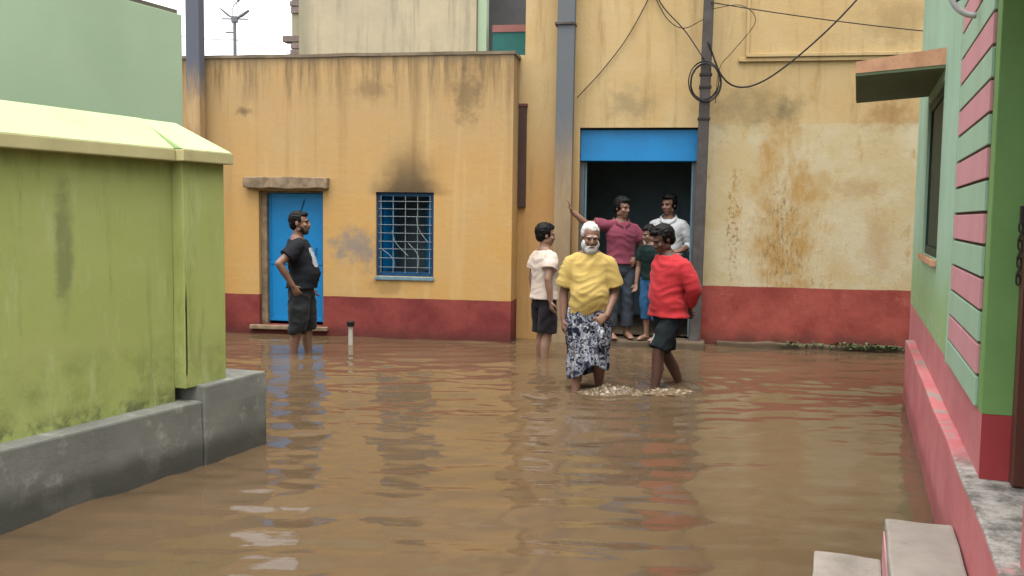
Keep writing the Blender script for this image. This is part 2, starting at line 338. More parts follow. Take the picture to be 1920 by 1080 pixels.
WALKERS = [(0.76, 8.02, 1.0), (1.40, 8.20, .7), (-2.27, 9.92, .25), (0.36, 9.78, .3)]
def water_mesh():
    rng = np.random.RandomState(3)
    xs = np.concatenate([np.arange(-9, -5, .12), np.arange(-5, 5.6, .028), np.arange(5.6, 9, .12)])
    ys = np.concatenate([np.arange(-4, 2, .12), np.arange(2, 11.9, .028), np.arange(11.9, 14, .12)])
    Xg, Yg = np.meshgrid(xs, ys); Z = np.zeros_like(Xg)
    for lam, amp, n, spread in ((1.6, .0042, 7, .9), (.8, .0038, 9, .8), (.42, .0030, 12, .75), (.22, .0016, 12, .9), (.12, .00045, 10, 1.2)):
        for i in range(n):
            l = lam * rng.uniform(.75, 1.35); a = math.pi / 2 + rng.normal(0, spread * .55); k = 2 * math.pi / l
            ph = k * (Xg * math.cos(a) + Yg * math.sin(a)) + rng.uniform(0, 6.28) + .9 * np.sin(Xg * rng.uniform(.4, 1.2) + rng.uniform(0, 6)) + .7 * np.sin(Yg * rng.uniform(.3, .8) + rng.uniform(0, 6))
            Z += amp / math.sqrt(n) * 1.6 * np.sin(ph)
    env = .75 + .35 * np.sin(Xg * .9 + .5 * np.sin(Yg * .7)) * np.sin(Yg * .6 + 1)
    Z *= env
    for (x, y, s) in WALKERS:
        r = np.hypot(Xg - x, Yg - y)
        Z += s * .0055 * np.exp(-r / .9) * np.sin(2 * math.pi * r / .23 + .5 * np.sin(3 * np.arctan2(Yg - y, Xg - x))) * (r > .08)
        Z += s * .008 * np.exp(-((r - .33) / .12) ** 2) * (.6 + .4 * np.sin(5 * np.arctan2(Yg - y, Xg - x)))
    ny, nx = Xg.shape
    v = np.stack([Xg, Yg, Z], -1).reshape(-1, 3)
    idx = np.arange(nx * ny).reshape(ny, nx)
    q = np.stack([idx[:-1, :-1], idx[:-1, 1:], idx[1:, 1:], idx[1:, :-1]], -1).reshape(-1, 4)
    me = bpy.data.meshes.new('flood_water'); me.vertices.add(len(v)); me.vertices.foreach_set('co', v.ravel())
    me.loops.add(q.size); me.loops.foreach_set('vertex_index', q.ravel())
    me.polygons.add(len(q)); me.polygons.foreach_set('loop_start', np.arange(0, q.size, 4)); me.polygons.foreach_set('use_smooth', np.ones(len(q), bool))
    me.update(calc_edges=True); me.validate(); return me
mw = Mat('muddy_flood_water', 0.06, 0.5)
mw.b.inputs['IOR'].default_value = 1.33
wc = mw.mix(mw.ss(mw.noise(.7, 5, .6, vec=(1, .6, 1)), .3, .7), lin(98, 78, 53), lin(109, 87, 61))
mw.color(wc).bump(mw.noise(10, 4, .55, vec=(.5, 1.4, 1)), .09, .02)
wat = obj('flood_water', water_mesh(), mw.m); struct(wat)

# ------------------------------------------------------------------ left: lime green compound wall on a concrete plinth
A_L = R(90 - 23.75)
lw = empty('compound_wall', (-2.358, 4.222, 0), A_L)
tag(lw, 'lime green compound wall with pale sloped coping on a grey concrete plinth', 'wall')
# local x along the wall (away from the camera), local +y behind the face, local z up from the ground
pl = MB().box(-3.2, 1.34, 0, .34, -.2, .385).mesh('plinth', bevel=.012); rough_edges(pl, .006, 5, 6)
obj('plinth', pl, M['concrete'], lw)
pb = MB().box(1.343, 1.905, -.012, .36, -.2, .475).mesh('pier_plinth', bevel=.012); rough_edges(pb, .006, 5, 4)
obj('pier_plinth', pb, M['concrete'], lw)
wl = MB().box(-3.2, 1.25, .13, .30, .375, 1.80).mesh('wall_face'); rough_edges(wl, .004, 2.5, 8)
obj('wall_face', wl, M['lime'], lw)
pi = MB().box(1.253, 1.60, .05, .33, .465, 1.80).mesh('pier', bevel=.006); rough_edges(pi, .003, 3, 5)
obj('pier', pi, M['lime'], lw)
def coping(x0, x1, y0, y1, hip, name):
    b = MB()
    zb, zf, zt = 1.783, 1.850, 2.03
    b.box(x0, x1, y0, y1, zb, zf); obj_f = b.build('coping_band', M['fascia'], lw, bevel=.006)
    c = MB(); yt = y1 - .05; e = .13 if hip else 0
    v = [(x0, y0 + .003, zf + .001), (x1 - .003, y0 + .003, zf + .001), (x1 - .003, y1, zf + .001), (x0, y1, zf + .001), (x0, yt - .06, zt), (x1 - e, yt - .06, zt), (x1 - e, yt, zt), (x0, yt, zt)]
    c.add(v, [(0, 3, 2, 1), (4, 5, 6, 7), (0, 1, 5, 4), (1, 2, 6, 5), (2, 3, 7, 6), (3, 0, 4, 7)])
    c.build(name, M['coping'], lw, bevel=.006)
coping(-3.2, 1.19, .04, .40, False, 'coping')
coping(1.193, 1.61, -.015, .42, True, 'coping')

# sage green house rising behind the compound wall
sg = empty('green_house', (-2.358, 4.222, 0), A_L)
tag(sg, 'plain sage green house wall rising behind the compound wall', 'house')
hb = MB().box(-4.0, 1.98, .72, 5.5, -.2, 2.80).mesh('wall', bevel=.004); obj('wall', hb, M['sage'], sg)
MB().box(-4.0, 1.96, .74, 5.48, 2.803, 2.83).build('roof', M['roof'], sg)

# ------------------------------------------------------------------ yellow house, single storey
A_B = R(-9.5)
yh = empty('yellow_house', (0, 10.97, 0), A_B)
tag(yh, 'low ochre yellow house with dark red base, blue door and grilled window', 'house')
DOOR = (-3.165, -2.335, .115, 1.765); WIN = (-1.67, -.955, .75, 1.758)
fr = MB().wall((-6.2, -.012), (-.2, 3.36), [DOOR, WIN], 0, .2).mesh('front_wall'); obj('front_wall', fr, M['ochre_house'], yh)
MB().box(-.212, -.012, .2, 3.4, -.2, 3.36).build('side_wall', M['ochre_house'], yh)
MB().box(-6.2, -6.0, .2, 3.4, -.2, 3.36).build('side_wall', M['ochre_house'], yh)
MB().box(-6.0, -.212, 3.2, 3.4, -.2, 3.36).build('back_wall', M['ochre_house'], yh)
rf = MB().box(-6.0, -.212, .2, 3.2, 3.05, 3.2).build('roof', M['roof'], yh)
cp = MB().box(-6.22, .004, -.014, .22, 3.362, 3.398).mesh('parapet_cap'); rough_edges(cp, .008, 4, 30); obj('parapet_cap', cp, M['coping_grey'], yh)
MB().box(-.235, .004, .223, 3.4, 3.362, 3.398).build('parapet_cap', M['coping_grey'], yh)
# room behind the window
rm = MB().wall((-2.0, -.25), (.5, 2.9), [(-1.72, -.9, .7, 1.8)], .22, .24); rm.box(-2.0, -.25, 1.4, 1.42, .5, 2.9).box(-2.02, -2.0, .22, 1.4, .5, 2.9).box(-.25, -.23, .22, 1.4, .5, 2.9).box(-2, -.25, .24, 1.4, .48, .5).box(-2, -.25, .24, 1.4, 2.9, 2.92)
rm.build('room', M['interior'], yh)
lt = MB().box(-3.32, -2.255, -.10, .05, 1.79, 1.925).mesh('lintel', bevel=.012); rough_edges(lt, .016, 7, 8); obj('lintel', lt, M['lintel'], yh)
sl = MB().box(-3.28, -2.28, -.05, .10, .06, .112).mesh('door_sill', bevel=.01); rough_edges(sl, .006, 5, 6); obj('door_sill', sl, M['lintel'], yh)
dr_ = MB().box(-3.085, -2.365, .12, .15, .15, 1.74).build('door', M['blue'], yh, bevel=.003)
for z0, z1 in ((.155, .20), (.86, .895), (1.69, 1.735)):
    MB().box(-3.08, -2.37, .112, .119, z0, z1).build('rail', M['blue'], dr_, bevel=.002)
for u0, u1 in ((-3.08, -3.05), (-2.40, -2.37)):
    MB().box(u0, u1, .1125, .1195, .21, .85).build('stile', M['blue'], dr_); MB().box(u0, u1, .1125, .1195, .905, 1.68).build('stile', M['blue'], dr_)
MB().tube([(-2.86, .112, .92), (-2.62, .112, 1.66)], .006, 6).build('brace', M['dark_blue'], dr_)
MB().tube([(-2.46, .11, .98), (-2.46, .085, .99), (-2.46, .085, 1.06), (-2.46, .11, 1.07)], .006, 6).build('handle', M['iron'], dr_)
df = MB().box(-3.163, -3.088, .06, .16, .117, 1.763).box(-2.362, -2.337, .06, .16, .117, 1.763).box(-3.088, -2.362, .06, .16, 1.742, 1.763)
df.build('door_frame', M['lintel'], yh, bevel=.004)
wf = MB(); a, b, c, d = WIN
wf.box(a + .002, a + .05, .05, .14, c + .002, d - .002).box(b - .05, b - .002, .05, .14, c + .002, d - .002).box(a + .05, b - .05, .05, .14, d - .05, d - .002).box(a + .05, b - .05, .05, .14, c + .002, c + .05)
win = wf.build('window', M['dark_blue'], yh, bevel=.004)
ws = MB().box(a - .01, b + .01, -.02, .10, c - .045, c - .002).build('sill', M['blue_frame'], win, bevel=.006)
for (p0, p1) in (((a + .05, .15), (a + .10, .52)), ((b - .05, .15), (b - .20, .50))):
    sx = MB(); dx, dy = p1[0] - p0[0], p1[1] - p0[1]; L = math.hypot(dx, dy); nx, ny = -dy / L * .022, dx / L * .022
    q = [(p0[0], p0[1]), (p1[0], p1[1]), (p1[0] + nx, p1[1] + ny), (p0[0] + nx, p0[1] + ny)]
    sx.add([(x, y, c + .055) for x, y in q] + [(x, y, d - .055) for x, y in q], [(0, 1, 2, 3), (7, 6, 5, 4), (0, 4, 5, 1), (1, 5, 6, 2), (2, 6, 7, 3), (3, 7, 4, 0)])
    sx.build('shutter', M['blue'], win)
vb = MB().box(-.0038, .0038, -.0038, .0038, 0, d - c - .08).mesh('bar'); vb.materials.append(M['white_iron'])
for k in range(5):
    o = obj('bar', vb, None, win); o.location = (a + .055 + k * (b - a - .11) / 4, .035, c + .04)
hbm = MB().box(0, b - a - .06, -.003, .003, -.0035, .0035).mesh('bar'); hbm.materials.append(M['white_iron'])
for k, z in enumerate((.86, .97, 1.08, 1.17, 1.27, 1.37, 1.47, 1.56, 1.65)):
    obj('bar', hbm, None, win, loc=(a + .03, .023, z))
for (x0, z0, x1, z1, bow) in ((.08, .32, .22, .10, .06), (.20, .55, .40, .25, -.05), (.40, .40, .52, .12, .06), (.50, .72, .64, .42, -.04)):
    pts = [(a + x0 + (x1 - x0) * t + bow * math.sin(math.pi * t), .012, c + z0 + (z1 - z0) * t) for t in [i / 8 for i in range(9)]]
    MB().tube(pts, .0038, 6).build('scroll_bar', M['white_iron'], win)

# ------------------------------------------------------------------ tall ochre building with the wide doorway
mb_ = empty('ochre_building', (0, 11.40, 0), A_B)
tag(mb_, 'tall stained ochre building with red base and wide open blue-topped doorway', 'building')
OPN = (.80, 2.205, .06, 2.555)
mwall = MB().wall((-.2, 7.5), (-.2, 6.4), [OPN, (-.21, .125, 3.42, 6.41)], 0, .25).build('front_wall', M['ochre_main'], mb_)
# projecting plaster panel frame, upper right
fp = MB().box(2.62, 6.5, -.035, 0.01, 3.30, 3.345).mesh('moulding', bevel=.006); obj('moulding', fp, M['ochre_main'], mb_)
fp = MB().box(2.70, 6.4, -.055, 0.01, 3.348, 3.39).mesh('moulding', bevel=.006); obj('moulding', fp, M['ochre_main'], mb_)
fp = MB().box(2.70, 2.735, -.03, 0.01, 3.393, 5.2).mesh('moulding', bevel=.006); obj('moulding', fp, M['ochre_main'], mb_)
# room seen through the doorway
room = MB()
room.box(-.6, -.58, .25, 2.6, .06, 2.9).box(3.2, 3.22, .25, 2.6, .06, 2.9).box(-.6, 3.22, 2.6, 2.62, .06, 2.9).box(-.6, 3.22, .25, 2.6, 2.9, 2.92)
room.build('room', M['interior'], mb_)
fl = MB().box(-.6, 3.2, .02, 2.6, -.2, .06).build('room_floor', M['mud'], mb_)
sb = MB().box(.805, 2.20, .06, .30, 2.165, 2.535).build('shutter_box', M['blue'], mb_, bevel=.006)
for x in (.84, 2.15): MB().tube([(x, .055, 2.35), (x, .062, 2.35)], .012, 8).build('bolt', M['blue'], sb)
MB().box(.802, .855, .10, .22, .062, 2.16).build('jamb', M['pole_grey'], mb_, bevel=.004)
MB().box(2.15, 2.203, .10, .22, .062, 2.16).build('jamb', M['pole_grey'], mb_, bevel=.004)
MB().box(.858, .878, .14, .18, .062, 2.16).build('shutter_rail', M['blue_frame'], mb_)
MB().box(2.127, 2.147, .14, .18, .062, 2.16).build('shutter_rail', M['blue_frame'], mb_)
sh = MB().box(.03, .155, -.05, .005, 1.60, 2.80).build('narrow_shutter', M['groove'], mb_, bevel=.006)
MB().box(.02, .165, -.056, .005, 2.803, 2.84).build('shutter_cap', M['brown'], mb_, bevel=.004)
# apron in front of the doorway
ap = MB().box(.72, 2.32, -.42, -.003, -.2, .07).mesh('door_apron', bevel=.02); rough_edges(ap, .02, 4, 5); obj('door_apron', ap, M['mud'], mb_)
kb = MB().box(2.45, 7.4, -.10, -.003, -.2, .05).mesh('wall_footing', bevel=.02); rough_edges(kb, .03, 4, 24); obj('wall_footing', kb, M['mud'], mb_)
# upper storey set back over the low house, with its unfinished brick edge and verandah recess
us = MB().wall((-3.15, -.69), (3.0, 6.4), [], 1.0, 1.22).build('upper_wall', M['upper'], mb_)
MB().box(-3.15, -2.93, 1.22, 5.0, 3.0, 6.4).build('upper_side_wall', M['upper'], mb_)
MB().box(-.90, .13, 2.3, 2.32, 3.0, 6.4).build('verandah_back', M['grey_dark'], mb_)
MB().box(-.94, -.90, 1.22, 2.3, 3.0, 6.4).build('verandah_side', M['sage'], mb_)
MB().box(-.686, -.56, 1.05, 1.2, 3.0, 6.4).build('verandah_pillar', M['sage'], mb_, bevel=.01)
MB().box(-.48, .124, 1.05, 1.15, 3.0, 3.90).build('verandah_parapet', M['teal'], mb_)
MB().box(-.48, .124, 1.04, 1.16, 3.90, 3.99).build('verandah_rail', M['rose'], mb_)
MB().box(-.94, .13, 1.0, 2.3, 2.9, 3.0).build('verandah_floor', M['roof'], mb_)
for k in range(14):
    z = 3.63 + k * .095
    if k % 8 in (3, 4, 5): w = .0
    else: w = .13 + (.10 if k % 8 == 2 else 0) + random.uniform(-.015, .02)
    if w == 0: continue
    bk = MB().box(-3.153 - w, -3.153, 1.01, 1.18, z, z + (.07 if k % 2 else .082)).mesh('brick', bevel=.006); rough_edges(bk, .008, 9, 1)
    obj('brick', bk, M['brick'], mb_)
MB().box(-3.26, -3.154, 1.03, 1.16, 3.05, 6.3).build('brick_core', M['upper'], mb_)

# ------------------------------------------------------------------ utility poles
def bloc(u, y, z=0.0):   # point in the back-wall frame -> world
    c, s = math.cos(A_B), math.sin(A_B); return Vector((u * c - y * s, 11.40 + u * s + y * c, z))
def tapered(w0, d0, w1, d1, h, lean=0.0, name='shaft', bevel=.012, n=6):
    b = MB(); v = []; f = []
    for i in range(n + 1):
        t = i / n; w = w0 + (w1 - w0) * t; d = d0 + (d1 - d0) * t; x = lean * t
        v += [(x - w / 2, -d / 2, h * t), (x + w / 2, -d / 2, h * t), (x + w / 2, d / 2, h * t), (x - w / 2, d / 2, h * t)]
    for i in range(n):
        for k in range(4): f.append((i * 4 + k, i * 4 + (k + 1) % 4, i * 4 + 4 + (k + 1) % 4, i * 4 + 4 + k))
    f += [(3, 2, 1, 0), (n * 4, n * 4 + 1, n * 4 + 2, n * 4 + 3)]
    b.add(v, f); return b.mesh(name, bevel=bevel)
def p1mat():
    m = Mat('pole_grey_to_wash', .9, .2)
    f = m.ss(m.math('ADD', m.Z, m.math('MULTIPLY', m.noise(3, 6, .7, vec=(2.5, 2.5, .6)), .9)), 2.3, 3.5)
    lo = m.mix(m.ss(m.noise(3, 6, .7, vec=(2, 2, .4)), .35, .65), lin(158, 132, 96), lin(176, 150, 112))
    m.color(m.mix(f, lo, lin(112, 116, 120))); m.bump(m.noise(30, 5, .7), .2, .006); return m.m
p1 = empty('utility_pole', bloc(.625, -.16, -.2), A_B); tag(p1, 'thick square grey pole standing just left of the wide doorway', 'pole', 'utility poles')
sft = tapered(.205, .16, .20, .155, 7.0, .02); obj('shaft', sft, p1mat(), p1)
MB().box(-.118, .122, -.10, .10, 3.92, 3.955).build('collar', M['pole_dark'], p1, bevel=.008)
p2 = empty('utility_pole', bloc(2.20, -.20, -.2), A_B); tag(p2, 'thin dark pole with a coiled cable right of the doorway', 'pole', 'utility poles')
obj('shaft', tapered(.135, .11, .10, .09, 7.0, .10, bevel=.02), M['pole_dark'], p2)
for z in (2.82, 3.18, 3.32): MB().box(-.07 + .1 * z / 7, .07 + .1 * z / 7, -.062, .062, z, z + .025).build('clamp_band', M['iron'], p2)
def ymat():
    m = Mat('pole_with_wash', .9, .2)
    f = m.ss(m.math('ADD', m.Z, m.math('MULTIPLY', m.noise(5, 6, .7, vec=(2.5, 2.5, .5)), .9)), 3.35, 3.95)
    lo = m.mix(m.ss(m.noise(3, 6, .7, vec=(2, 2, .4)), .35, .65), lin(170, 134, 84), lin(202, 166, 112))
    m.color(m.mix(f, lo, lin(102, 106, 118))); m.bump(m.noise(30, 5, .7), .2, .006); return m.m
p3 = empty('utility_pole', bloc(-3.82, -.58, -.2), A_B); tag(p3, 'square grey pole rising above the low yellow house beside the green house', 'pole', 'utility poles')
obj('shaft', tapered(.18, .15, .17, .14, 7.5), ymat(), p3)

# coil of cable and wires
def catenary(a, b, sag, n=24):
    a, b = Vector(a), Vector(b)
    return [a.lerp(b, i / n) - Vector((0, 0, sag * 4 * (i / n) * (1 - i / n))) for i in range(n + 1)]
cc = MB(); rnd = random.Random(4); pts = []
for i in range(150):
    t = i / 150 * 2 * math.pi * 5; r = .185 + .018 * math.sin(t * .37) + rnd.uniform(-.002, .002)
    p = bloc(2.24 + r * math.cos(t) * .92, -.29 + .012 * math.sin(t * 1.3), 3.04 + r * 1.15 * math.sin(t) + .012 * math.sin(t * .6)); pts.append(p)
co = cc.tube(pts, .0065, 6).build('cable_coil', M['cable'], smooth=True); tag(co, 'black cable looped in a coil around the thin dark pole', 'cable coil')
def wire(pts, r, label, name='wire'):
    w = MB().tube(pts, r, 6).build(name, M['cable'], smooth=True); tag(w, label, 'wire', 'wires on the ochre building'); return w
def smooth_pts(ctrl, n=10):
    out = []; P = [Vector(c) for c in ctrl]; P = [2 * P[0] - P[1]] + P + [2 * P[-1] - P[-2]]
    for i in range(1, len(P) - 2):
        for k in range(n):
            t = k / n; a, b, c, d = P[i - 1:i + 3]
            out.append(.5 * ((2 * b) + (c - a) * t + (2 * a - 5 * b + 4 * c - d) * t * t + (-a + 3 * b - 3 * c + d) * t ** 3))
    out.append(P[-2]); return out
wire(smooth_pts([bloc(.76, -.06, 2.9), bloc(1.05, -.03, 3.22), bloc(1.35, -.03, 3.62), bloc(1.62, -.03, 4.15), bloc(1.75, -.03, 4.6)]), .006, 'thin wire slanting up the wall from the thick pole')
wire(smooth_pts([bloc(1.55, -.03, 4.3), bloc(1.74, -.03, 3.95), bloc(2.0, -.1, 3.65), bloc(2.22, -.26, 3.3)]), .007, 'dark wire dropping to the coil on the thin pole')
wire(smooth_pts([bloc(1.58, -.03, 4.2), bloc(1.78, -.05, 3.82), bloc(1.98, -.1, 3.68), bloc(2.20, -.26, 3.74)]), .005, 'slack thin wire sagging left of the thin pole')
wire(smooth_pts([bloc(2.26, -.26, 3.5), bloc(2.42, -.24, 3.12), bloc(2.62, -.2, 2.99), bloc(2.90, -.2, 3.06), bloc(3.3, -.2, 3.36), bloc(3.75, -.2, 3.8), bloc(4.05, -.2, 4.2), bloc(4.4, -.2, 4.9)]), .010, 'thick black cable hanging in a loop across the upper wall')
wire(catenary(bloc(2.28, -.26, 3.93), bloc(5.0, -.25, 3.52), .03), .006, 'long thin wire running right across the upper wall')
wire(smooth_pts([bloc(2.30, -.25, 3.86), bloc(2.62, -.2, 3.9), bloc(2.78, -.2, 3.72), bloc(2.55, -.2, 3.4), bloc(2.40, -.22, 3.2), bloc(2.36, -.24, 2.8)]), .004, 'loose thin loop of wire right of the thin pole')

# stub pipe standing in the water
pp = empty('drain_pipe', (-1.83, 10.55, -.2)); tag(pp, 'short white pipe with black cap standing in the water by the wall', 'pipe')
MB().tube([(0, 0, 0), (0, 0, .44)], .026, 14).build('pipe', M['pvc'], pp, smooth=False)
MB().tube([(0, 0, .42), (0, 0, .47), (0, 0, .475)], [.043, .045, .038], 14).build('cap', M['black'], pp)

# ------------------------------------------------------------------ right: mint and pink house with ledge, steps and doorway
A_R = R(90 - 20.2)
rh = empty('mint_house', (1.774, 3.604, 0), A_R)
tag(rh, 'mint green house with pink base and striped boards beside a brown door', 'house')
# local x runs away from the camera, local -y is the house interior side -> front is +y ; flip so that +y = street
S = .065
def RB(x0, x1, d0, d1, z0, z1, b=None):     # d = depth into the house behind the ledge edge
    return (b or MB()).box(x0, x1, -d1, -d0, z0, z1)
rw = MB()
rwall = MB().wall((0, 5.25), (-.2, 4.6), [(2.58, 3.97, 1.25, 2.395)], -S, -S - .17)
rwall.build('street_wall', M['mint'], rh)
MB().wall((-3.5, 0.001), (2.62, 4.6), [], -S, -S - .17).build('wall_over_door', M['mint'], rh)
MB().wall((-3.5, -.98), (-.2, 2.617), [], -S, -S - .17).build('street_wall', M['mint'], rh)
RB(5.08, 5.25, S + .172, 4.2, -.2, 4.6).build('end_wall', M['mint'], rh)
RB(-3.5, 5.25, S + .172, 4.2, 4.3, 4.5).build('roof', M['roof'], rh)
le = RB(-3.5, 4.45, 0, .9, -.2, .5).mesh('ledge', bevel=.01); rough_edges(le, .007, 5, 30); obj('ledge', le, M['ledge'], rh)
for x0, x1, d0, d1, z in ((-1.3, .13, -.262, -.006, .262), (-1.3, .22, -.54, -.268, .055)):
    st = RB(x0, x1, d0, d1, -.2, z).mesh('step', bevel=.012); rough_edges(st, .006, 6, 5); obj('step', st, M['step'], rh)
MB().box(-1.3, .131, .2615, .268, -.1, .20).build('riser_paint', M['board_pink'], rh)
# striped boards
zb = .76; k = 0
bmP = MB().box(.135, 1.345, -S + .003, -S + .017, 0, .118).mesh('board', bevel=.003); bmP.materials.append(M['board_pink'])
bmM = MB().box(.135, 1.345, -S + .003, -S + .017, 0, .118).mesh('board', bevel=.003); bmM.materials.append(M['board_mint'])
MB().box(.13, 1.35, -S, -S + .0035, .757, 4.4).build('board_backing', M['groove'], rh)
while zb < 4.2:
    obj('board', bmM if k % 2 == 0 else bmP, None, rh, loc=(0, 0, zb)); zb += .1305; k += 1
MB().box(1.352, 1.40, -S + .001, -S + .022, .757, 4.4).build('bead', M['board_mint'], rh, bevel=.005)
# door reveal, painted red low and green above
MB().box(-.006, -.0005, -S - .12, -S + .002, .757, 2.617).build('jamb', M['jamb_green'], rh)
MB().box(-.007, -.0005, -S - .12, -S + .002, .50, .755).build('jamb_base', M['jamb_red'], rh)
MB().box(.0, .13, -S - .0, -S + .004, .757, 2.617).build('corner_strip', M['jamb_green'], rh)
dfm = MB().box(-.095, -.012, -S - .20, -S - .10, .502, 2.60).box(-.978, -.9, -S - .20, -S - .10, .502, 2.60).box(-.9, -.095, -S - .20, -S - .10, 2.52, 2.60)
dfr = dfm.build('door_frame', M['brown'], rh, bevel=.006)
dl = MB().box(-.9, -.097, -S - .19, -S - .15, .51, 2.518).build('door', M['brown'], rh, bevel=.004)
for z0, z1 in ((.60, 1.2), (1.3, 1.8), (1.9, 2.4)): MB().box(-.8, -.2, -S - .149, -S - .138, z0, z1).build('panel', M['brown'], dl, bevel=.008)
ch = MB()
for i in range(7):
    z = 1.48 - i * .033; pts = [(-.05 + (.011 * math.cos(t) if i % 2 else 0), -S - .09 + (.011 * math.sin(t) if not i % 2 else .011 * math.sin(t)) * (1 if i % 2 else 1) * .6 + (.0 if i % 2 else 0), z + .02 * math.cos(t + (1.57 if i % 2 else 0))) for t in [q * 2 * math.pi / 10 for q in range(11)]]
    ch.tube(pts, .004, 5)
ch.build('latch_chain', M['iron'], dfr)
MB().box(-.065, -.035, -S - .102, -S - .085, 1.49, 1.56).build('hasp', M['iron'], dfr, bevel=.003)
MB().box(-1.3, -.03, -S + .002, -S + .42, 2.66, 2.74).build('added_door_shade', M['shade_under'], rh, bevel=.006)  # out-of-view overhang, added to cast shadow on the top of the doorway
# window in the street wall, closed dark shutters, sill and sloping sun shade
wfr = MB().box(2.583, 2.64, -S - .14, -S - .018, 1.252, 2.392).box(3.91, 3.967, -S - .14, -S - .018, 1.252, 2.392).box(2.64, 3.91, -S - .14, -S - .018, 2.335, 2.392).box(2.64, 3.91, -S - .14, -S - .018, 1.252, 1.31).build('window', M['shutter_green'], rh, bevel=.004)
for k in range(4):
    x = 2.642 + k * .317; MB().box(x, x + .313, -S - .07, -S - .032, 1.312, 2.333).build('shutter_leaf', M['shutter_green'], wfr, bevel=.005)
MB().box(2.56, 3.99, -S + .001, -S + .03, 1.205, 1.247).build('sill', M['orange'], wfr, bevel=.004)
ss_ = MB(); x0, x1 = 2.56, 4.05; zt0, zb0, zt1, zb1 = 2.58, 2.465, 2.512, 2.43; yo = -S + .53; yi = -S
ss_.add([(x0, yi, zb0), (x1, yi, zb0), (x1, yo, zb1), (x0, yo, zb1), (x0, yi, zt0), (x1, yi, zt0), (x1, yo, zt1), (x0, yo, zt1)], [(0, 1, 2, 3), (4, 7, 6, 5), (0, 3, 7, 4), (1, 5, 6, 2), (2, 6, 7, 3), (0, 4, 5, 1)])
sso = ss_.build('sun_shade', M['shade_under'], rh, bevel=.004)
def off_band():
    b = MB(); e = .004
    b.add([(x0 - e, yi, zb0 + .02), (x0 - e, yo + e, zb1 + .02), (x0 - e, yo + e, zt1 + .012), (x0 - e, yi, zt0 + .012), (x0 + .012, yi, zb0 + .02), (x0 + .012, yo + e, zb1 + .02), (x0 + .012, yo + e, zt1 + .012), (x0 + .012, yi, zt0 + .012)],
          [(0, 1, 2, 3), (7, 6, 5, 4), (0, 4, 5, 1), (1, 5, 6, 2), (2, 6, 7, 3), (3, 7, 4, 0)])
    b.add([(x0 + .013, yo, zb1 + .02), (x1, yo, zb1 + .02), (x1, yo, zt1 + .012), (x0 + .013, yo, zt1 + .012), (x0 + .013, yo + e, zb1 + .02), (x1, yo + e, zb1 + .02), (x1, yo + e, zt1 + .012), (x0 + .013, yo + e, zt1 + .012)],
          [(0, 1, 2, 3), (7, 6, 5, 4), (0, 4, 5, 1), (1, 5, 6, 2), (2, 6, 7, 3), (3, 7, 4, 0)])
    return b
off_band().build('shade_edge', M['orange'], sso)
# white curved bracket on the boards
pts = [(.62, -S + .03 + .11 * math.cos(t), 2.52 - .12 * math.sin(t)) for t in [R(-70 + 160 * i / 16) for i in range(17)]]
lb = empty('lamp_bracket', (0, 0, 0))
lb.location = rh.location; lb.rotation_euler = rh.rotation_euler
tag(lb, 'white curved metal bracket fixed high on the striped boards', 'bracket')
MB().tube(pts, .013, 10).build('arm', M['steel'], lb, smooth=True)
MB().tube([(.62, -S + .017, 2.52), (.62, -S + .035, 2.52)], .045, 14).build('base_plate', M['steel'], lb)
MB().tube([pts[4], (.62, -S + .03, 2.52)], .006, 8).build('stay', M['iron'], lb); MB().tube([pts[10], (.62, -S + .03, 2.52)], .006, 8).build('stay', M['iron'], lb)

# ------------------------------------------------------------------ far street light above the roof
sl_ = empty('street_light', (-18.6, 63.0, 5.45)); tag(sl_, 'distant grey street light pole with arms above the yellow roof', 'street light')
MB().tube([(0, 0, -5.65), (0, 0, 8.3), (0, 0, 8.7)], [.14, .11, .10], 10).build('pole', M['lamp_grey'], sl_)
MB().box(-.2, .2, -.15, .15, 8.55, 8.95).build('junction_box', M['lamp_grey'], sl_, bevel=.03)
MB().tube([(-.12, 0, 8.8), (-.12, 0, 9.5), (.0, 0, 9.75), (.22, 0, 9.9)], .035, 8).build('arm', M['lamp_grey'], sl_)
MB().tube([(.14, 0, 8.8), (.14, 0, 9.85)], .025, 8).build('arm', M['lamp_grey'], sl_)
MB().tube([(.2, 0, 9.88), (.3, 0, 10.08), (.5, 0, 10.5)], [.06, .11, .05], 10).build('lamp_head', M['lamp_grey'], sl_)
for (x, z, w) in ((-.95, 9.45, .05), (.95, 9.35, .09)):
    MB().tube([(0, 0, 8.75), (x * .5, 0, 8.75 + (z - 8.75) * .45), (x, 0, z)], [.03, w + .03, w], 8).build('flood_lamp', M['lamp_grey'], sl_)
MB().tube([(-.85, 0, 8.78), (.9, 0, 8.78)], .05, 8).build('cross_arm', M['lamp_grey'], sl_)
MB().tube([(-.6, 0, 7.9), (.05, 0, 7.9)], .05, 8).build('cross_arm', M['lamp_grey'], sl_)
for x, z in ((-.28, 7.95), (-.15, 8.05), (.35, 7.75)): MB().tube([(x, 0, 8.7), (x * 1.15, .02, 8.3), (x, 0, z)], .022, 6).build('hanging_lead', M['lamp_grey'], sl_)
fw_ = MB().tube(catenary((-27, 63, 14.2), (-18.6, 63.1, 12.9), .4) + catenary((-18.6, 63.1, 12.9), (-5, 63, 11.0), .5)[1:], .025, 6).build('wire', M['lamp_grey']); tag(fw_, 'faint far wire crossing the sky at the distant street light', 'wire')

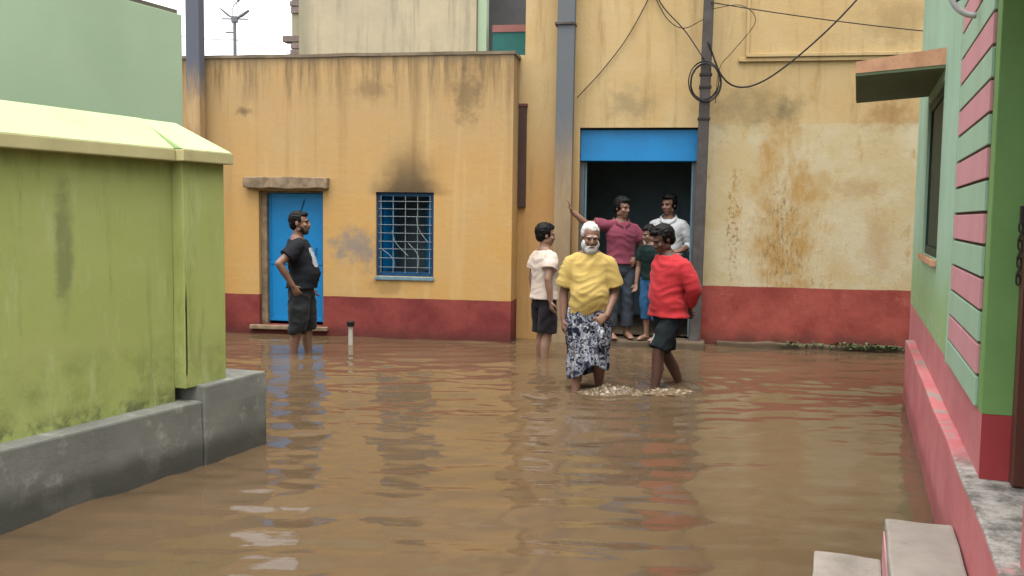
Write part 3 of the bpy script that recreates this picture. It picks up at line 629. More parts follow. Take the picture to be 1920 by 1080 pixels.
# ------------------------------------------------------------------ weeds at the wall foot
wm = Mat('weed_leaf', .7, .3); wm.color(wm.mix(wm.ss(wm.noise(30, 3), .35, .65), lin(52, 74, 30), lin(92, 112, 50)))
wb = MB(); rnd = random.Random(11)
for i in range(260):
    u = rnd.choice([rnd.gauss(4.15, .18), rnd.uniform(3.2, 4.6)]); p = bloc(u, -.12 - abs(rnd.gauss(0, .05)), .02 + rnd.uniform(0, .05)); a = rnd.uniform(0, 6.28); l = rnd.uniform(.03, .075); w = l * .3
    d = Vector((math.cos(a), math.sin(a), rnd.uniform(.2, 1.2))).normalized(); s = d.cross(Vector((0, 0, 1))).normalized()
    wb.add([p, p + d * l * .5 + s * w, p + d * l + Vector((0, 0, -.008)), p + d * l * .5 - s * w], [(0, 1, 2, 3)])
we = wb.build('weeds', wm.m); we['kind'] = 'stuff'; tag(we, 'small green weeds growing along the foot of the ochre wall', 'weeds')

# ------------------------------------------------------------------ people
def skin_mat(name, c):
    m = Mat(name, .55, .35); m.color(m.mix(m.ss(m.noise(7, 4, .6), .3, .7), tuple(x * .8 for x in c[:3]) + (1,), c))
    m.b.inputs['Subsurface Weight'].default_value = .06; m.b.inputs['Subsurface Radius'].default_value = (.012, .004, .002); return m.m
SK = [skin_mat('skin_brown', lin(150, 106, 82)), skin_mat('skin_deep_brown', lin(104, 68, 52)), skin_mat('skin_tan', lin(166, 122, 96))]
def cloth(name, c, var=.12, rough=.9, sheen=.04):
    m = Mat(name, rough, .15); m.color(m.mix(m.ss(m.noise(5, 6, .6), .3, .7), tuple(x * (1 - var) for x in c[:3]) + (1,), c))
    m.b.inputs['Sheen Weight'].default_value = sheen
    m.bump(m.math('ADD', m.noise(11, 5, .6, vec=(1, 1, 1.6)), m.mul(m.noise(160, 2), .15)), .35, .012); return m.m
HAIR = cloth('black_hair', lin(16, 13, 12), .4, .6, 0); WHITE_HAIR = cloth('white_hair', lin(214, 210, 204), .1, .8); GREY_STUBBLE = cloth('dark_beard', lin(40, 30, 26), .3, .8)
EYE = plain('eye_dark', lin(66, 50, 44), .25, .1, 50, bump=0); EYEW = plain('eye_white', lin(206, 198, 188), .3, .05, 50, bump=0)

def ring_loft(rings, n=22):
    """rings: (center, ax, ay) with half-axis vectors -> closed mesh"""
    v = []; f = []
    for c, ax, ay in rings:
        for k in range(n):
            t = 2 * math.pi * k / n; v.append(Vector(c) + ax * math.cos(t) + ay * math.sin(t))
    for i in range(len(rings) - 1):
        for k in range(n): f.append((i * n + k, i * n + (k + 1) % n, (i + 1) * n + (k + 1) % n, (i + 1) * n + k))
    f += [tuple(range(n - 1, -1, -1)), tuple(range((len(rings) - 1) * n, len(rings) * n))]
    return v, f
def ell(c, rx, ry, rz, rot=None, nu=16, nv=10):
    v = []; f = []; c = Vector(c)
    for i in range(1, nv):
        ph = math.pi * i / nv
        for k in range(nu):
            t = 2 * math.pi * k / nu; p = Vector((rx * math.sin(ph) * math.cos(t), ry * math.sin(ph) * math.sin(t), rz * math.cos(ph)))
            v.append(c + (rot @ p if rot else p))
    top = len(v); v.append(c + (rot @ Vector((0, 0, rz)) if rot else Vector((0, 0, rz)))); v.append(c - (rot @ Vector((0, 0, rz)) if rot else Vector((0, 0, rz))))
    for i in range(nv - 2):
        for k in range(nu): f.append((i * nu + k, (i + 1) * nu + k, (i + 1) * nu + (k + 1) % nu, i * nu + (k + 1) % nu))
    for k in range(nu): f.append((top, k, (k + 1) % nu)); f.append((top + 1, (nv - 2) * nu + (k + 1) % nu, (nv - 2) * nu + k))
    return v, f
def limb(pts, rad, n=14, rounded=True):
    """tapered tube through smoothed points, round ends"""
    P = [Vector(p) for p in pts]; out = []; rr = []
    for i in range(len(P) - 1):
        for k in range(5):
            t = k / 5; out.append(P[i].lerp(P[i + 1], t)); rr.append(rad[i] + (rad[i + 1] - rad[i]) * t)
    out.append(P[-1]); rr.append(rad[-1])
    for _ in range(2):
        q = list(out)
        for i in range(1, len(out) - 1): q[i] = (out[i - 1] + out[i] * 2 + out[i + 1]) / 4
        out = q
    if rounded:
        d0 = (out[0] - out[1]).normalized(); d1 = (out[-1] - out[-2]).normalized(); r0, r1 = rr[0], rr[-1]; a, b = out[0], out[-1]
        out = [a + d0 * r0 * .95, a + d0 * r0 * .6] + out + [b + d1 * r1 * .6, b + d1 * r1 * .95]; rr = [r0 * .3, r0 * .8] + rr + [r1 * .8, r1 * .3]
    m = MB().tube(out, rr, n); return m.v, m.f

def remesh(mb, vox, smooth=4, name='body', fac=.5):
    me = mesh_from('tmp', mb.v, mb.f); o = bpy.data.objects.new('tmp', me); COL.objects.link(o)
    r = o.modifiers.new('r', 'REMESH'); r.mode = 'VOXEL'; r.voxel_size = vox; r.use_smooth_shade = True
    if smooth: s = o.modifiers.new('s', 'SMOOTH'); s.factor = fac; s.iterations = smooth
    dg = bpy.context.evaluated_depsgraph_get(); dg.update(); nm = bpy.data.meshes.new_from_object(o.evaluated_get(dg), depsgraph=dg)
    nm.name = name; bpy.data.objects.remove(o); bpy.data.meshes.remove(me)
    nm.polygons.foreach_set('use_smooth', [True] * len(nm.polygons)); nm.materials.clear(); return nm
def wrinkle(me, amp, seed=0, sc=(7, 7, 15), ridge=.5):
    n = len(me.vertices); co = np.empty(n * 3); no = np.empty(n * 3); me.vertices.foreach_get('co', co); me.vertices.foreach_get('normal', no)
    co = co.reshape(-1, 3); no = no.reshape(-1, 3); d = np.empty(n)
    for i in range(n):
        p = Vector((co[i, 0] * sc[0] + seed * 7.3, co[i, 1] * sc[1], co[i, 2] * sc[2] + .6 * math.sin(co[i, 0] * 14 + seed)))
        a = mnoise.noise(p); b = 1 - abs(mnoise.noise(p * .9 + Vector((4, 9, seed)))) * 2
        d[i] = a * (1 - ridge) + (b - .6) * ridge
    co += no * (d * amp)[:, None]; me.vertices.foreach_set('co', co.ravel()); me.update(); return me

def human(loc, heading, H, label, skin, pose, shirt, lower, head, hair='short', group='people in the flooded lane', belly=0.0, build=1.0, beard=None):
    s = H / 1.70; V = lambda *a: Vector(a) * s
    root = empty('person', loc, heading); tag(root, label, 'person', group)
    sp = pose.get('spine', [(0, 0, .8), (0, 0, 1.05), (0, 0, 1.25), (0, .005, 1.44)])       # control points of the trunk axis
    def axis(z):
        for a, b in zip(sp[:-1], sp[1:]):
            if z <= b[2] or b is sp[-1]:
                t = (z - a[2]) / (b[2] - a[2]); return (a[0] + (b[0] - a[0]) * t, a[1] + (b[1] - a[1]) * t)
    sy = pose.get('sh_yaw', 0.0)
    def trunk(levels, infl=0.0, flare=0.0):
        rings = []
        for z, rx, ry in levels:
            cx, cy = axis(z); t = max(0, min(1, (z - .85) / .5)); yw = sy * t
            bel = belly * math.exp(-((z - 1.06) / .13) ** 2)
            ax = Vector((math.cos(yw), math.sin(yw), 0)) * (rx * build + infl) * s; ay = Vector((-math.sin(yw), math.cos(yw), 0)) * (ry * build + infl + bel * .5) * s
            rings.append((V(cx, cy - bel * .5, z), ax, ay))
        return ring_loft(rings)
    LV = [(.78, .10, .07), (.83, .155, .10), (.90, .17, .118), (.97, .162, .112), (1.06, .148, .105), (1.16, .152, .108), (1.26, .168, .114), (1.33, .160, .104), (1.38, .125, .086), (1.42, .085, .070), (1.46, .060, .060)]
    J = {k: Vector(v) * s for k, v in pose['j'].items()}
    mb = MB()
    mb.add(*trunk(LV))
    hx, hy, hz = head['at']; HC = V(hx, hy, hz); nb = V(*axis(1.43), 1.43)
    mb.add(*limb([nb, HC + V(0, .01, -.07)], [.060 * s, .054 * s]))
    # head
    RH = Matrix.Rotation(head.get('yaw', 0), 3, 'Z') @ Matrix.Rotation(head.get('pitch', 0), 3, 'X') @ Matrix.Rotation(head.get('roll', 0), 3, 'Y')
    h = lambda *a: HC + RH @ V(*a)
    mb.add(*ell(h(0, .012, .035), .076 * s, .094 * s, .088 * s, RH)); mb.add(*ell(h(0, -.028, -.028), .060 * s, .064 * s, .082 * s, RH))
    mb.add(*ell(h(0, -.058, -.090), .030 * s, .028 * s, .024 * s, RH)); mb.add(*ell(h(0, -.078, .028), .052 * s, .018 * s, .014 * s, RH))
    mb.add(*limb([h(0, -.084, .022), h(0, -.108, -.022), h(0, -.098, -.034)], [.008 * s, .015 * s, .012 * s])); 
    for q in (-1, 1):
        mb.add(*ell(h(q * .014, -.097, -.030), .010 * s, .010 * s, .009 * s, RH)); mb.add(*ell(h(q * .038, -.066, -.022), .022 * s, .020 * s, .02 * s, RH))
        mb.add(*ell(h(q * .077, .012, .0), .010 * s, .019 * s, .032 * s, RH)); mb.add(*ell(h(q * .046, .0, -.062), .022 * s, .035 * s, .03 * s, RH))
    mb.add(*ell(h(0, -.090, -.058), .021 * s, .010 * s, .007 * s, RH)); mb.add(*ell(h(0, -.087, -.070), .018 * s, .010 * s, .008 * s, RH))
    # arms and hands
    for q in 'LR':
        sh, el, wr = J['sh' + q], J['el' + q], J['wr' + q]
        cx, cy = axis(1.42); mb.add(*limb([V(cx, cy + .01, 1.44), sh.lerp(V(cx, cy, 1.42), .45), sh], [.045 * s, .052 * s, .056 * s]))
        mb.add(*limb([sh, sh.lerp(el, .5), el], [.057 * s * build, .050 * s, .040 * s]))
        mb.add(*limb([el, el.lerp(wr, .35), wr], [.041 * s, .041 * s, .027 * s]))
        hd = pose.get('hand' + q); d = Vector(hd[0]).normalized() if hd else (wr - el).normalized(); pn = Vector(hd[1]).normalized() if hd else Vector((0, -1, 0))
        pn = (pn - d * pn.dot(d)).normalized(); sd_ = d.cross(pn); curl = hd[2] if hd else .5; th = hd[3] if hd and len(hd) > 3 else (1 if q == 'R' else -1)
        v, f = ring_loft([(wr + d * t * s, sd_ * w * s, pn * w2 * s) for t, w, w2 in ((-.01, .022, .018), (.02, .032, .017), (.06, .040, .015), (.088, .038, .012), (.095, .030, .008))], 14); mb.add(v, f)
        for i, (o_, ln) in enumerate(((-.030, .058), (-.010, .070), (.010, .076), (.031, .068))):
            o2 = o_ * th * 1.12; b0 = wr + (d * .08 + sd_ * o2) * s
            d1 = (d * math.cos(curl * .6) + pn * math.sin(curl * .6) + sd_ * o2 * 2).normalized(); d2 = (d * math.cos(curl * 1.6) + pn * math.sin(curl * 1.6)).normalized()
            m1 = b0 + d1 * ln * .5 * s; mb.add(*limb([b0, m1, m1 + d2 * ln * .5 * s], [.0090 * s, .0085 * s, .0075 * s], 8))
        t0 = wr + (d * .025 + sd_ * .026 * th) * s; t1 = t0 + (d * .6 + sd_ * .7 * th + pn * .35).normalized() * .036 * s
        mb.add(*limb([t0, t1, t1 + (d * .9 + sd_ * .2 * th + pn * .4).normalized() * .034 * s], [.013 * s, .0105 * s, .0085 * s], 8))
    # legs and feet
    for q in 'LR':
        hp, kn, an = J['hp' + q], J['kn' + q], J['an' + q]
        mb.add(*limb([hp, hp.lerp(kn, .4), kn], [.088 * s * build, .076 * s * build, .054 * s])); back = Vector((0, .018, 0)) * s
        mb.add(*limb([kn, kn.lerp(an, .33) + back, kn.lerp(an, .7) + back * .4, an], [.053 * s, .056 * s, .040 * s, .034 * s]))
        ft = Vector(pose.get('foot' + q, (0, -1, 0))).normalized(); dn = V(0, 0, -.045)
        mb.add(*limb([an + dn * .9 - ft * .03 * s, an + dn * .8 + ft * .06 * s, an + dn * 1.15 + ft * .14 * s, an + dn * 1.3 + ft * .18 * s], [.034 * s, .036 * s, .034 * s, .022 * s]))
        sd2 = ft.cross(Vector((0, 0, 1)))
        for i in range(5):
            w = (i - 2) * .016 * s; b0 = an + dn * 1.3 + ft * (.17 - abs(i - 1.5) * .008) * s + sd2 * w
            mb.add(*limb([b0, b0 + ft * .035 * s], [.010 * s, .008 * s], 8))
    obj('body', remesh(mb, .0065, 3, 'body'), skin, root)
    # eyes, brows
    for q in (-1, 1):
        eye = mesh_from('eye', *ell(h(q * .031, -.0795, .006), .0095 * s, .006 * s, .0042 * s, RH, 10, 6), smooth=True); obj('eye', eye, EYE, root)
        bw = MB(); bw.add(*limb([h(q * .012, -.097, .029), h(q * .030, -.096, .034), h(q * .050, -.084, .028)], [.0028 * s, .004 * s, .0022 * s], 6)); obj('eyebrow', bw.mesh('eyebrow', True), WHITE_HAIR if hair == 'white' else HAIR, root)
    lp = MB(); lp.add(*limb([h(-.021, -.0965, -.0635), h(0, -.1005, -.0625), h(.021, -.0965, -.0635)], [.003 * s, .0045 * s, .003 * s], 6)); obj('lips', lp.mesh('lips', True), LIP, root)
    # hair
    hb_ = MB()
    if hair in ('short', 'full', 'white'):
        g_ = {'short': .010, 'full': .018, 'white': .006}[hair]
        hb_.add(*ell(h(0, .024, .048), (.076 + g_) * s, (.090 + g_) * s, (.080 + g_ * 1.3) * s, RH)); hb_.add(*ell(h(0, .060, -.005), (.066 + g_ * .5) * s, (.050 + g_ * .5) * s, .070 * s, RH))
        if hair != 'white':
            hb_.add(*ell(h(0, -.048, .092), .058 * s, .040 * s, (.026 + g_ * .5) * s, RH))
            for q in (-1, 1): hb_.add(*ell(h(q * .070, .002, .03), .012 * s, .022 * s, .034 * s, RH))
        if hair == 'full':
            hb_.add(*ell(h(.012, -.062, .100), .050 * s, .036 * s, .026 * s, RH)); hb_.add(*ell(h(0, .0, .125), .055 * s, .065 * s, .022 * s, RH))
        hm = remesh(hb_, .006 * s, 2, 'hair')
        # keep the hair off the face
        inv = RH.transposed()
        for v in hm.vertices:
            p = inv @ (v.co - HC) / s
            if p.y < -.035 and p.z < .074: v.co = HC + RH @ (Vector((p.x * .86, p.y * .55, max(p.z, .03)))) * s
            else: v.co += Vector(mnoise.noise_vector(v.co * 42)) * .006 * s + Vector(mnoise.noise_vector(v.co * 110)) * .003 * s
        obj('hair', hm, WHITE_HAIR if hair == 'white' else HAIR, root)
    if beard:
        bb = MB()
        k = .012 if beard == 'white' else -.003
        bb.add(*ell(h(0, -.052, -.094), (.046 + k) * s, (.040 + k) * s, (.034 + k * 1.6) * s, RH))
        for q in (-1, 1):
            bb.add(*ell(h(q * .050, -.018, -.060), (.018 + k) * s, (.040 + k) * s, (.038 + k) * s, RH)); bb.add(*limb([h(q * .004, -.099, -.051), h(q * .028, -.091, -.062)], [.006 * s, .006 * s], 8))
        bm_ = remesh(bb, .006, 2, 'beard')
        for v in bm_.vertices: v.co += Vector(mnoise.noise_vector(v.co * 60)) * .004
        obj('beard', bm_, WHITE_HAIR if beard == 'white' else GREY_STUBBLE, root)
    # shirt
    sb_ = MB(); hem = shirt['hem']; inf = shirt.get('infl', .018)
    lv = [(hem, .180 + shirt.get('flare', 0), .132 + shirt.get('flare', 0) * .7)] + [(z, rx + .003, ry + .003) for z, rx, ry in LV if hem + .03 < z < 1.37] + [(1.385, .118, .080), (1.415, .086, .070)]
    if hem < .95: lv[0] = (hem, .176 + shirt.get('flare', 0), .124 + shirt.get('flare', 0) * .7)
    i0 = inf * .4; sb_.add(*trunk(lv, inf)); fr_ = shirt.get('sleeve', .55)
    for q in 'LR':
        sh, el, wr = J['sh' + q], J['el' + q], J['wr' + q]; cx, cy = axis(1.40)
        sb_.add(*limb([V(cx, cy + .008, 1.405), sh.lerp(V(cx, cy, 1.40), .45), sh], [(.045 + i0) * s, (.054 + i0) * s, (.058 + i0) * s], 16))
        w = shirt.get('sw', .022); i2 = inf * .5
        if fr_ <= 1:
            e = sh.lerp(el, fr_); sb_.add(*limb([sh.lerp(V(cx, cy, sh.z / s), .3), sh, sh.lerp(el, fr_ * .5), e], [(.052 * build + i2) * s, (.058 * build + i2) * s, (.058 + w) * s, (.056 + w * 1.25) * s], 16, False))
        else:
            e = el.lerp(wr, fr_ - 1); sb_.add(*limb([sh.lerp(V(cx, cy, sh.z / s), .3), sh, sh.lerp(el, .5), el, e], [(.052 * build + i2) * s, (.058 * build + i2) * s, (.056 + w) * s, (.048 + w) * s, (.036 + w * .8) * s], 16, False))
    sm = remesh(sb_, .009, 3, 'shirt'); wrinkle(sm, shirt.get('wr', .012) * s, sum(map(ord, label)) % 17); so_ = obj('shirt', sm, shirt['mat'], root)
    if shirt.get('collar'):
        cb = MB(); cz = 1.435
        cx, cy = axis(cz)
        for q in (-1, 1):
            pts = [(cx + q * .030, cy + .088, cz + .045), (cx + q * .082, cy + .055, cz + .042), (cx + q * .096, cy, cz + .028), (cx + q * .072, cy - .072, cz + .0), (cx + q * .014, cy - .108, cz - .045)]
            v = []
            for p in pts: v += [V(*p), V(p[0] * 1.22, p[1] * 1.2 - .006, p[2] - .045)]
            cb.add(v, [(0, 1, 3, 2), (2, 3, 5, 4), (4, 5, 7, 6), (6, 7, 9, 8)])
        cme = cb.mesh('collar', True); co_ = obj('collar', cme, shirt['mat'], so_); md = co_.modifiers.new('t', 'SOLIDIFY'); md.thickness = .006; 
    # lower garment
    lb_ = MB(); kind = lower['kind']; infl = lower.get('infl', .012)
    if kind in ('shorts', 'trousers'):
        lb_.add(*trunk([(.77, .13, .09), (.82, .165, .112), (.90, .172, .120), (.95, .160, .110), (.98, .148, .10)], infl * .6))
        for q in 'LR':
            hp, kn, an = J['hp' + q], J['kn' + q], J['an' + q]; w = lower.get('w', .02)
            if lower['to'] <= 1:
                e = hp.lerp(kn, lower['to']); lb_.add(*limb([hp + V(0, 0, -.01), hp.lerp(kn, lower['to'] * .5), e], [(.084 * build + infl) * s, (.080 * build + w) * s, (.070 * build + w * 1.3) * s], 16, False))
            else:
                e = kn.lerp(an, lower['to'] - 1); bk_ = V(0, .012, 0); lb_.add(*limb([hp + V(0, 0, .03), hp.lerp(kn, .5), kn, kn.lerp(e, .5) + bk_, e], [(.090 * build + infl) * s, (.080 * build + w) * s, (.062 + w) * s, (.058 + w) * s, (.052 + w) * s], 16, False))
        lm = remesh(lb_, .009, 3, kind); wrinkle(lm, lower.get('wr', .014) * s, 5 + sum(map(ord, label)) % 13, (9, 9, 12)); obj(kind, lm, lower['mat'], root)
    else:   # wrapped cloth, knotted at the waist
        n = 72; rows = 34; v = []; f = []
        for i in range(rows + 1):
            t = i / rows; z = 1.0 - t * (1.0 - lower['hem'])
            cx, cy = axis(max(z, .8)); 
            for k in range(n):
                a = 2 * math.pi * k / n; fold = (.5 + .5 * t) * (.016 * math.sin(a * 9 + 3 * t + 1.2 * math.sin(a * 2)) + .011 * math.sin(a * 17 - 5 * t)) * min(1, t * 3)
                fold += .012 * t * mnoise.noise(Vector((math.cos(a) * 3, math.sin(a) * 3, t * 5)))
                rx = .176 + .028 * math.sin(math.pi * min(1, t * 1.6)) - .012 * t + fold; ry = .140 + .052 * t + fold
                gather = -.02 * math.exp(-((a - 4.71) / .25) ** 2) * t
                zz = z + (.075 * math.exp(-((a - 4.9) / .55) ** 2) + .05 * math.sin(a * 1.0 + 2.2)) * t ** 3
                v.append(V(cx + (rx * build) * math.cos(a), cy + (ry * build + gather) * math.sin(a) - .02 * t, zz))
        for i in range(rows):
            for k in range(n): f.append((i * n + k, i * n + (k + 1) % n, (i + 1) * n + (k + 1) % n, (i + 1) * n + k))
        f.append(tuple(range(n)))
        lo_ = obj('lungi', mesh_from('lungi', v, f, True), lower['mat'], root); md = lo_.modifiers.new('t', 'SOLIDIFY'); md.thickness = .006
        kb_ = MB(); kb_.add(*ell(V(axis(.95)[0] + .06, axis(.95)[1] - .165, .80), .05 * s, .03 * s, .035 * s)); kb_.add(*limb([V(.06, -.175, .80), V(.09, -.20, .72), V(.10, -.20, .62)], [.03 * s, .034 * s, .03 * s]))
        km = remesh(kb_, .008, 2, 'knot'); wrinkle(km, .012, 3, (20, 20, 10)); obj('knot', km, lower['mat'], lo_)
    return root

LIP = plain('lip_brown', lin(110, 62, 56), .5, .1, 40, bump=0)
STAND = dict(shL=(.172, .005, 1.345), shR=(-.172, .005, 1.345), elL=(.235, .03, 1.10), elR=(-.235, .03, 1.10), wrL=(.25, -.03, .86), wrR=(-.25, -.03, .86),
             hpL=(.09, 0, .90), hpR=(-.09, 0, .90), knL=(.10, -.015, .49), knR=(-.10, -.015, .49), anL=(.105, .02, .08), anR=(-.105, .02, .08))
def P(**k): d = dict(STAND); d.update(k); return d
# printed shirts
def printed(name, base, mark, boxes):
    m = Mat(name, .9, .15); a = m.mix(m.ss(m.noise(5, 6, .6), .3, .7), tuple(x * .75 for x in base[:3]) + (1,), base)
    for (x0, x1, z0, z1, w) in boxes:
        e = m.math('MULTIPLY', m.math('SUBTRACT', m.noise(18, 3), .5), w)
        f = m.mul(m.ss(m.math('ADD', m.X, e), x0 - .006, x0 + .006), m.ss(m.math('ADD', m.X, e), x1 + .006, x1 - .006), m.ss(m.math('ADD', m.Z, e), z0 - .006, z0 + .006), m.ss(m.math('ADD', m.Z, e), z1 + .006, z1 - .006), m.ss(m.Y, .0, -.03))
        a = m.mix(m.mul(f, .9), a, mark)
    m.color(a).bump(m.noise(11, 5, .6, vec=(1, 1, 1.6)), .35, .012); return m.m
def lungi_mat():
    m = Mat('blotched_batik', .9, .15)
    n1 = m.noise(13, 4, .6, dist=2.2); n2 = m.noise(22, 3, .6, off=(4, 4, 4), dist=1.5)
    a = m.mix(m.ss(n1, .47, .53), lin(40, 46, 66), lin(150, 154, 166)); a = m.mix(m.ss(n2, .56, .62), a, lin(206, 206, 208)); a = m.mix(m.ss(m.noise(9, 3, .5, off=(8, 2, 1), dist=1), .56, .62), a, lin(26, 30, 48))
    m.color(a).bump(m.noise(14, 5, .6), .3, .01); return m.m

# 1 man in black by the blue door, in profile, hand in pocket
human((-2.25, 9.95, -.2), R(92), 1.70, 'man in black t-shirt and rolled dark trousers standing by the blue door', SK[0],
      dict(j=P(elR=(-.30, .175, 1.17), wrR=(-.235, .045, .935), elL=(.27, .06, 1.11), wrL=(.22, -.06, .90), knR=(-.10, .02, .49), anR=(-.11, .08, .08), knL=(.10, -.05, .49), anL=(.10, -.06, .08)),
           spine=[(0, .02, .8), (0, -.01, 1.05), (0, .02, 1.25), (0, .045, 1.44)], handR=((.25, -.45, -.9), (1, 0, 0), .5)),
      dict(mat=printed('black_printed_tee', lin(34, 36, 42), lin(196, 200, 206), [(-.09, .07, 1.13, 1.33, .05)]), hem=.90, sleeve=.62, flare=.012, infl=.024, sw=.028),
      dict(kind='trousers', mat=cloth('charcoal_trousers', lin(46, 48, 50)), to=1.16, w=.036, wr=.02), dict(at=(0, .015, 1.585), yaw=R(-4), pitch=R(-2)), 'short', belly=.055, build=1.05, beard='dark')
# 2 boy in cream tee
human((.34, 9.85, -.2), R(118), 1.60, 'boy in cream t-shirt and black shorts behind the old man', SK[2],
      dict(j=P(elR=(-.235, .09, 1.12), wrR=(-.235, .05, .87), knR=(-.09, .0, .49), anR=(-.10, .05, .08), knL=(.09, -.03, .49), anL=(.10, -.03, .08))),
      dict(mat=cloth('cream_tee', lin(216, 196, 178), .06), hem=.875, sleeve=.58, flare=.012, infl=.022, sw=.03),
      dict(kind='shorts', mat=cloth('black_shorts', lin(36, 30, 36)), to=.98, w=.03), dict(at=(0, -.01, 1.585), yaw=R(-14), pitch=R(4)), 'full', build=1.0)
# 3 old man walking towards the camera
human((.672, 8.08, -.2), R(0), 1.66, 'old man with white beard in yellow t-shirt and blotched lungi wading forward', SK[0],
      dict(j=P(shL=(.168, -.02, 1.33), shR=(-.168, -.01, 1.335), elL=(.225, .0, 1.07), wrL=(.14, -.17, .88), elR=(-.222, .03, 1.07), wrR=(-.228, -.02, .83), knR=(-.10, -.07, .50), anR=(-.115, -.11, .09), hpR=(-.09, -.01, .9), knL=(.10, -.04, .49), anL=(.115, .17, .12)),
           spine=[(0, .0, .8), (0, -.01, 1.05), (0, .0, 1.25), (0, -.01, 1.44)], handL=((-.75, -.25, -.5), (-.2, .8, -.3), .7), handR=((0, -.15, -1), (.9, .2, 0), .5)),
      dict(mat=cloth('yellow_tee', lin(212, 178, 84), .1), hem=.79, sleeve=.80, flare=.008, infl=.022, sw=.030, wr=.018),
      dict(kind='lungi', mat=lungi_mat(), hem=.33), dict(at=(-.005, -.055, 1.555), yaw=R(6), pitch=R(14)), 'white', belly=.07, build=1.0, beard='white')
# 4 man in maroon reaching for the jamb
human((1.27, 10.95, .07), R(12), 1.64, 'man in maroon polo shirt with his arm stretched to the pole', SK[0],
      dict(j=P(shR=(-.185, .0, 1.38), elR=(-.43, .02, 1.39), wrR=(-.62, .02, 1.54), shL=(.172, .01, 1.335), elL=(.28, .03, 1.11), wrL=(.17, -.10, .98)), sh_yaw=R(0),
           handR=((-.35, -.1, .9), (-1, .2, 0), .15), handL=((-.5, -.2, -.4), (0, 1, 0), .6)),
      dict(mat=cloth('maroon_polo', lin(140, 62, 82), .1), hem=.91, sleeve=.62, flare=.008, infl=.022, sw=.024, collar=True),
      dict(kind='trousers', mat=cloth('grey_blue_trousers', lin(72, 80, 92)), to=1.85, w=.022), dict(at=(.0, -.02, 1.585), yaw=R(28), pitch=R(6)), 'full', beard=None)
# 5 man in a white shirt inside the doorway
human((1.89, 11.36, .06), R(-18), 1.70, 'man in white collared shirt standing inside the dark doorway', SK[0],
      dict(j=P(elL=(.27, .06, 1.10), wrL=(.17, -.16, 1.04), elR=(-.26, .05, 1.10), wrR=(-.15, -.17, 1.0)), handL=((-.7, -.5, 0), (0, .5, -1), .6), handR=((.7, -.5, 0), (0, .5, -1), .6)),
      dict(mat=cloth('white_shirt', lin(216, 218, 220), .05), hem=.93, sleeve=1.45, flare=.004, infl=.020, sw=.020, collar=True),
      dict(kind='trousers', mat=cloth('dark_red_trousers', lin(84, 26, 32)), to=1.85, w=.022), dict(at=(0, -.02, 1.585), yaw=R(-22), pitch=R(4)), 'full')
# 6 boy in dark tee leaning out
human((1.62, 10.78, .07), R(-48), 1.34, 'boy in dark green t-shirt and blue jeans looking down in the doorway', SK[2],
      dict(j=P(shL=(.165, -.05, 1.325), shR=(-.165, -.05, 1.325), elL=(.21, -.05, 1.08), wrL=(.20, -.13, .86), elR=(-.22, -.05, 1.08), wrR=(-.20, -.12, .84)), spine=[(0, .02, .8), (0, 0, 1.05), (0, -.03, 1.25), (0, -.06, 1.44)]),
      dict(mat=printed('dark_green_tee', lin(28, 50, 48), lin(200, 206, 204), [(-.06, .02, 1.20, 1.26, .03)]), hem=.90, sleeve=.6, infl=.02, sw=.024),
      dict(kind='trousers', mat=cloth('blue_jeans', lin(44, 108, 158), .35), to=1.45, w=.026), dict(at=(0, -.10, 1.565), yaw=R(-14), pitch=R(16)), 'full')
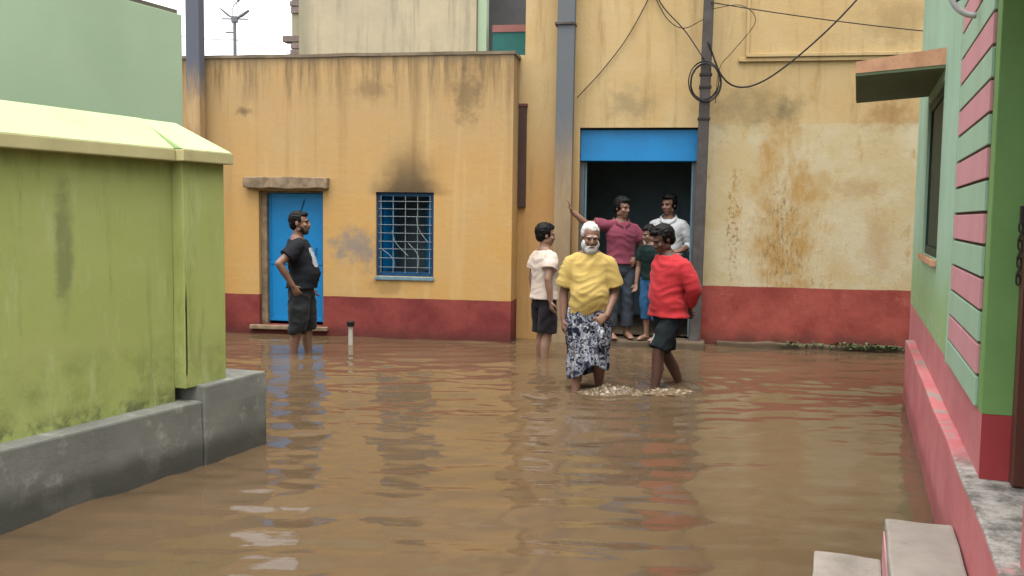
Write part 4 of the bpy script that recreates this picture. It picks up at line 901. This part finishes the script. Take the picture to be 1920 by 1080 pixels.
# 7 man in red walking left, hands behind the back
human((1.40, 8.26, -.2), R(-66), 1.64, 'man in red long-sleeved shirt and black shorts wading with hands behind back', SK[1],
      dict(j=P(shL=(.172, .03, 1.325), shR=(-.172, .0, 1.325), elL=(.245, .10, 1.11), wrL=(.07, .175, .92), elR=(-.235, .09, 1.10), wrR=(-.05, .175, .90), hpL=(.085, .0, .90), knL=(.09, -.17, .53), anL=(.085, -.21, .10), knR=(-.09, .03, .49), anR=(-.10, .24, .13)),
           spine=[(0, .0, .8), (0, -.015, 1.05), (0, -.01, 1.25), (0, -.035, 1.44)], handL=((-.9, .1, -.3), (0, 1, 0), .5), handR=((.9, .1, -.3), (0, 1, 0), .5)),
      dict(mat=cloth('red_shirt', lin(210, 42, 50), .12), hem=.85, sleeve=1.7, flare=.022, infl=.028, sw=.024, wr=.016),
      dict(kind='shorts', mat=printed('black_sport_shorts', lin(30, 38, 42), lin(190, 196, 196), [(.05, .065, .60, .68, .01)]), to=.92, w=.020, wr=.016), dict(at=(0, -.085, 1.555), yaw=R(-6), pitch=R(24)), 'full', belly=.03, build=1.06)

# ------------------------------------------------------------------ splash thrown up by the wading men
spm = Mat('churned_water', .12, .5); spm.b.inputs['IOR'].default_value = 1.33
spm.color(spm.mix(spm.ss(spm.noise(24, 6, .75), .48, .64), lin(108, 88, 62), lin(184, 168, 142))).bump(spm.noise(40, 4, .6), .3, .01)
def splash(x0, x1, y0, y1, hgt, seed, label):
    """torn sheet of thrown-up water: a rough height field rising out of the flood surface"""
    nx, ny = int((x1 - x0) / .008), int((y1 - y0) / .008); v = []; f = []
    for j in range(ny + 1):
        for i in range(nx + 1):
            a, b = i / nx, j / ny; env = max(0, math.sin(math.pi * a)) ** .7 * max(0, math.sin(math.pi * b)) ** .8
            x = x0 + (x1 - x0) * a; y = y0 + (y1 - y0) * b
            r = 1 - abs(mnoise.noise(Vector((x * 13, y * 17, seed)))) * 2; q = mnoise.noise(Vector((x * 34, y * 34, seed + 5))); w = mnoise.noise(Vector((x * 5, y * 6, seed + 9)))
            z = hgt * env * (max(0, r * .7 + q * .55 + w * .6) - .12) - .008 * (1 - env)
            v.append((x + .02 * mnoise.noise(Vector((x * 20, y * 20, 3))), y, z))
    for j in range(ny):
        for i in range(nx): k = j * (nx + 1) + i; f.append((k, k + 1, k + nx + 2, k + nx + 1))
    b = MB().add(v, f); rnd = random.Random(seed)
    for i in range(40): b.add(*ell((rnd.uniform(x0, x1), rnd.uniform(y0, y1), rnd.uniform(.01, hgt * 1.5)), *[rnd.uniform(.002, .006)] * 3, None, 6, 5))
    o = b.build('water_splash', spm.m, smooth=True); o['kind'] = 'stuff'; tag(o, label, 'splash'); return o
splash(.58, 1.14, 7.74, 8.10, .065, 2, 'pale churned splash at the feet of the old man')
splash(1.14, 1.62, 7.84, 8.12, .03, 5, 'small splash at the front foot of the man in red')
